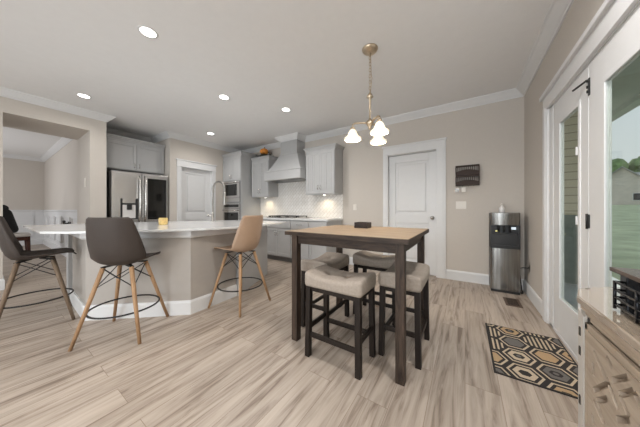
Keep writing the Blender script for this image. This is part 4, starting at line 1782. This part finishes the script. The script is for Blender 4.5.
# floor register
t = thing('floor_register', 'brown slotted floor vent in the planks before the water cooler', 'floor vent', (0.47, 3.44, 0), world=True)
b = NB()
bx(b, 0.395, 3.30, 0.0005, 0.545, 3.585, 0.004, 0.001)
obj('frame', b, M['vent'], t)
b = NB()
for k in range(12):
    yy = 3.335 + k * 0.0195
    bx(b, 0.42, yy, 0.0035, 0.52, yy + 0.010, 0.0048)
obj('grille', b, M['gap_shade'], t)

# ------------------------------------------------------------------ rug
def clip_rect(poly, x0, x1, y0, y1):
    def cl(pts, ins, inter):
        out = []
        for i in range(len(pts)):
            a, c = pts[i - 1], pts[i]
            if ins(c):
                if not ins(a):
                    out.append(inter(a, c))
                out.append(c)
            elif ins(a):
                out.append(inter(a, c))
        return out

    def ix(v):
        return lambda a, c: (v, a[1] + (c[1] - a[1]) * (v - a[0]) / (c[0] - a[0]))

    def iy(v):
        return lambda a, c: (a[0] + (c[0] - a[0]) * (v - a[1]) / (c[1] - a[1]), v)
    for ins, it in ((lambda p: p[0] >= x0, ix(x0)), (lambda p: p[0] <= x1, ix(x1)), (lambda p: p[1] >= y0, iy(y0)), (lambda p: p[1] <= y1, iy(y1))):
        if not poly:
            return poly
        poly = cl(poly, ins, it)
    return poly


RX0, RX1, RY0, RY1 = 0.163, 0.662, 1.885, 2.662
b = NB()
bx(b, RX0, RY0, 0.0005, RX1, RY1, 0.007, 0.002, mi=0)
ix0, ix1, iy0, iy1 = RX0 + 0.012, RX1 - 0.012, RY0 + 0.012, RY1 - 0.012


def flat(poly, z, mi):
    poly = clip_rect(poly, ix0, ix1, iy0, iy1)
    if len(poly) < 3:
        return
    try:
        f = b.faces.new([b.verts.new((p[0], p[1], z)) for p in poly])
        f.material_index = mi
        f.normal_update()
        if f.normal.z < 0:
            f.normal_flip()
    except ValueError:
        pass


def hexa(cx, cy, sx, sy):
    return [(cx + sx * math.cos(PI / 3 * k), cy + sy * math.sin(PI / 3 * k)) for k in range(6)]


k_ = 0
fills = {0: (1, 2), 1: (2, 0), 2: (1, 0), 3: (3, 3)}
for ci, cx in enumerate((0.165, 0.335, 0.505, 0.675)):
    for rj in range(6):
        cy = 1.98 + 0.206 * (rj - 1) + (0.103 if ci % 2 == 0 else 0.0)
        code = (ci * 2 + rj * 3) % 7
        s = 1.0
        if code in (2, 6) and ci != 1:              # striped cells
            for q_ in range(7):
                xa = cx - 0.09 + q_ * 0.028
                hh = 0.088 * (1 - max(0, (abs(xa + .007 - cx) - 0.05) / 0.065))
                if hh > 0.01:
                    flat([(xa, cy - hh), (xa + 0.013, cy - hh), (xa + 0.013, cy + hh), (xa, cy + hh)], 0.0074, 1)
            continue
        mid = (2, 1, 3, 1, 2, 1, 3)[(ci + rj * 2) % 7]
        flat(hexa(cx, cy, 0.098, 0.103), 0.0073, 1)
        flat(hexa(cx, cy, 0.084, 0.088), 0.0076, 0)
        flat(hexa(cx, cy, 0.066, 0.069), 0.0079, mid)
        if (ci + rj) % 3 != 1:
            flat(hexa(cx, cy, 0.036, 0.032), 0.0082, 0)
            if (ci + rj) % 2:
                flat(hexa(cx, cy, 0.017, 0.015), 0.0085, 2)
solo('doormat', b, [M['rug_black'], M['rug_cream'], M['rug_grey'], M['rug_tan']], 'charcoal rug with cream, grey and tan hexagons lying before the glass doors', 'rug')

# ------------------------------------------------------------------ sideboard
SX0, SX1, SY1, SYE, ZT = 0.301, 0.655, 1.25, -0.55, 0.82
t = thing('sideboard', 'weathered tan sideboard with fretwork doors standing against the glass doors', 'sideboard', (0.48, 0.35, 0), world=True)
b = NB()
top = [(SX0, SYE), (SX1, SYE), (SX1, SY1), (0.45, SY1), (0.333, 1.149), (SX0, 1.048)]
prism(b, top, ZT - 0.022, ZT, 0.004)
obj('top', b, M['side_top'], t)


def shrink(poly, d):
    c = Vector((0.48, 0.35))
    return [(p[0] + (d if p[0] < c.x else -d), p[1] + (d if p[1] < c.y else -d)) for p in poly]


b = NB()
prism(b, shrink(top, 0.006), ZT - 0.036, ZT - 0.022)
prism(b, shrink(top, 0.014), ZT - 0.052, ZT - 0.036, 0.003)
prism(b, shrink(top, 0.022), ZT - 0.07, ZT - 0.052)
obj('cornice', b, M['side'], t)
b = NB()
body = [(0.337, SYE + 0.03), (SX1 - 0.02, SYE + 0.03), (SX1 - 0.02, SY1 - 0.03), (0.46, SY1 - 0.03), (0.350, 1.145), (0.337, 1.070)]
prism(b, body, 0.07, ZT - 0.07)
prism(b, shrink(body, 0.02), 0.0, 0.07)
obj('carcass', b, M['side'], t)
b = NB()                                             # canted corner post, its paler colour stands in for window light
prism(b, [(0.3205, 1.068), (0.345, 1.064), (0.362, 1.152), (0.336, 1.160)], 0.07, ZT - 0.07, 0.002)
post = obj('corner_post', b, M['side_lit'], t)
post['label'] = 'corner post with window light put into its pale colour'
for zz in (0.683, 0.617, 0.45, 0.25):
    b = NB()
    bx(b, 0.3255, 1.108, zz - 0.014, 0.333, 1.120, zz + 0.014)
    obj('slot', b, M['gap_shade'], post)
b = NB()
bx(b, 0.329, 1.044, 0.07, 0.338, 1.066, ZT - 0.07)
bx(b, 0.329, 0.396, 0.07, 0.338, 0.410, ZT - 0.07)
obj('gap_shade_strip', b, M['gap_shade'], t)  # dark strip gives the shade between door and post as colour


GROOVES = [((0.987, 0.682), (0.911, 0.637)), ((0.915, 0.645), (0.86, 0.602)), ((0.99, 0.644), (0.987, 0.606)), ((0.916, 0.703), (0.889, 0.688)), ((0.889, 0.656), (0.823, 0.706)),
           ((0.987, 0.564), (0.911, 0.632)), ((0.965, 0.549), (0.911, 0.593)), ((0.987, 0.536), (0.935, 0.511)), ((0.965, 0.549), (0.925, 0.513)), ((0.856, 0.642), (0.801, 0.689)),
           ((0.856, 0.642), (0.816, 0.618)), ((0.868, 0.572), (0.816, 0.613)), ((0.993, 0.489), (0.987, 0.458))]


def carve(body, cutter):
    """subtract the cutter strips from a board and return the carved board"""
    obs = []
    for q in (body, cutter):
        me = bpy.data.meshes.new('carving')
        q.to_mesh(me)
        q.free()
        o = bpy.data.objects.new('carving', me)
        COL.objects.link(o)
        obs.append(o)
    md = obs[0].modifiers.new('cut', 'BOOLEAN')
    md.operation = 'DIFFERENCE'
    md.solver = 'EXACT'
    md.use_self = True
    md.object = obs[1]
    dg = bpy.context.evaluated_depsgraph_get()
    me = bpy.data.meshes.new_from_object(obs[0].evaluated_get(dg))
    out = NB()
    out.from_mesh(me)
    bpy.data.meshes.remove(me)
    for o in obs:
        me = o.data
        bpy.data.objects.remove(o)
        bpy.data.meshes.remove(me)
    return out


def fret_door(y0, y1):
    bm = NB()
    fx = 0.3345
    z0, z1 = 0.09, ZT - 0.078
    bx(bm, fx - 0.0015, y0, z0, fx, y1, z1)
    bx(bm, fx - 0.018, y0, z0, fx - 0.008, y0 + 0.022, z1, 0.002)
    bx(bm, fx - 0.018, y1 - 0.018, z0, fx - 0.008, y1, z1, 0.002)
    bx(bm, fx - 0.018, y0, z1 - 0.02, fx - 0.008, y1, z1, 0.002)
    bx(bm, fx - 0.018, y0, z0, fx - 0.008, y1, z0 + 0.03, 0.002)
    d = obj('door', bm, M['side'], t)
    cut = NB()
    for (a, c) in GROOVES:
        for (ky, oy) in ((1, 0.0), (-1, 1.60)):
            for (kz, oz) in ((1, 0.0), (-1, 0.90)):
                if kz < 0 and max(a[1], c[1]) > 0.70 and min(a[1], c[1]) > 0.66:
                    continue
                p, q = [(ky * v[0] + oy - (1.044 - y1), kz * v[1] + oz) for v in (a, c)]
                if min(p[0], q[0]) < y0 + 0.03 or min(p[1], q[1]) < z0 + 0.04:
                    continue
                bar(cut, (fx - 0.018, p[0], p[1]), (fx - 0.018, q[0], q[1]), 0.016, 0.031, up=(1, 0, 0))
    bm = NB()
    bx(bm, fx - 0.018, y0 + 0.024, z0 + 0.032, fx - 0.0015, y1 - 0.020, z1 - 0.022)
    bm = carve(bm, cut)
    obj('fretwork', bm, M['side'], d)
    bm = NB()
    lathe(bm, [(0.006, 0), (0.006, 0.014), (0.012, 0.02), (0.010, 0.028)], segs=12)
    xform(bm, Matrix.Translation((fx - 0.018, y0 + 0.012, 0.50)) @ Matrix.Rotation(-PI / 2, 4, 'Y'))
    obj('knob', bm, M['bronze'], d)


fret_door(0.41, 1.044)
fret_door(-0.50, 0.396)

# black wire rack on the sideboard
t = thing('wire_rack', 'black wire rack with flat dark board on top, standing on the sideboard', 'rack', (0.46, 0.78, ZT), world=True)
b = NB()
bx(b, 0.352, 0.52, ZT + 0.098, 0.60, 1.004, ZT + 0.110, 0.003)
o = obj('top_board', b, M['traytop'], t)
b = NB()
for (x, y) in ((0.372, 0.945), (0.372, 0.56), (0.57, 0.945), (0.57, 0.56)):
    b = NB()
    bx(b, x - 0.016, y - 0.016, ZT, x + 0.016, y + 0.016, ZT + 0.098, 0.003)
    obj('post', b, M['bluewire'], t)
b = NB()
for zz in (0.016, 0.036, 0.056, 0.078):
    tube(b, [(0.345, 0.955, ZT + zz), (0.345, 0.53, ZT + zz), (0.595, 0.53, ZT + zz), (0.595, 0.955, ZT + zz)], 0.0035, closed=True, segs=6)
for y in (0.955, 0.86, 0.76, 0.66, 0.53):
    tube(b, [(0.345, y, ZT + 0.004), (0.345, y, ZT + 0.08)], 0.0035, segs=6)
for x in (0.43, 0.51):
    tube(b, [(x, 0.955, ZT + 0.004), (x, 0.955, ZT + 0.08)], 0.0035, segs=6)
obj('wire_basket', b, M['bluewire'], t)
t = thing('metal_dish', 'small dark bronze dish standing on the wire rack', 'dish', (0.475, 0.885, ZT + 0.110))
b = NB()
lathe(b, [(0.020, 0.0), (0.022, 0.006), (0.040, 0.018), (0.052, 0.034), (0.049, 0.034), (0.036, 0.020), (0.001, 0.012)], segs=24)
obj('bowl', b, M['bronze'], t)
b = NB()
tube(b, [(0.05 * math.cos(2 * PI * k / 24), 0.05 * math.sin(2 * PI * k / 24), 0.034) for k in range(24)], 0.003, closed=True, segs=6)
obj('rim', b, M['iron'], t)

# ------------------------------------------------------------------ things seen through the passage
DXC, DYC = -8.35, 0.34
t = thing('dining_chair', 'dark red-brown wooden chair with white seat seen through the passage', 'chair', (DXC, DYC, 0), 0.0)
b = NB()
rbox(b, 0.24, 0.25, 0.50, 0.58, 0.03, 8)
obj('seat', b, M['seatwhite'], t)
b = NB()
bx(b, -0.23, -0.24, 0.42, 0.23, 0.24, 0.505, 0.006)
obj('seat_rail', b, M['redwood'], t)
for sx in (-1, 1):
    for sy in (-1, 1):
        b = NB()
        tube(b, [(sx * 0.20, sy * 0.21, 0.45), (sx * 0.21, sy * 0.22, 0.2), (sx * 0.21, sy * 0.235, 0.0)], 0.032, segs=8, r1=0.02)
        obj('leg', b, M['redwood'], t)
b = NB()
for sx in (-1, 1):
    bar(b, (sx * 0.19, -0.22, 0.45), (sx * 0.19, -0.30, 1.05), 0.04, 0.04, 0.004, up=(0, 1, 0))
bx(b, -0.19, -0.305, 0.95, 0.19, -0.275, 1.05, 0.006)
bx(b, -0.08, -0.29, 0.50, 0.08, -0.265, 0.96, 0.004)
obj('backrest', b, M['redwood'], t)
# black jacket over the chair back
b = NB()


def jacket(x, y, z, u, v, w):
    f = (z - 0.60) / 0.52
    k = 1.0 - 0.45 * max(0, f) ** 2
    return (x * k, y * (1.1 - 0.3 * f) + 0.05 * math.sin(x * 22) * 0.25 - 0.06 * f, z + 0.012 * math.sin(x * 30 + y * 20))


rbox(b, 0.24, 0.20, 0.60, 1.12, 0.09, 14, jacket)
rot_to(b, (DXC, DYC - 0.12, 0), 0)
bmesh.ops.create_uvsphere(b, u_segments=18, v_segments=12, radius=1, matrix=Matrix.Translation((DXC + 0.02, DYC - 0.13, 1.13)) @ Matrix.Diagonal((0.11, 0.10, 0.085, 1)))
for f in b.faces:
    f.smooth = True
solo('jacket', b, M['cloth_black'], 'black bundled jacket hanging over the chair back beyond the passage', 'jacket')

b = NB()
tube(b, [(-7.53, 1.07, 0.79), (-7.53, 0.99, 0.79), (-7.53, 0.985, 0.85), (-7.36, 0.985, 0.85), (-7.36, 0.99, 0.80), (-7.36, 1.07, 0.80)], 0.014, segs=8)
bx(b, -7.555, 1.055, 0.76, -7.505, 1.074, 0.83, 0.003)
bx(b, -7.385, 1.055, 0.77, -7.335, 1.074, 0.83, 0.003)
solo('wall_bracket', b, M['iron'], 'small black metal bracket on the white panelling seen past the island', 'bracket')
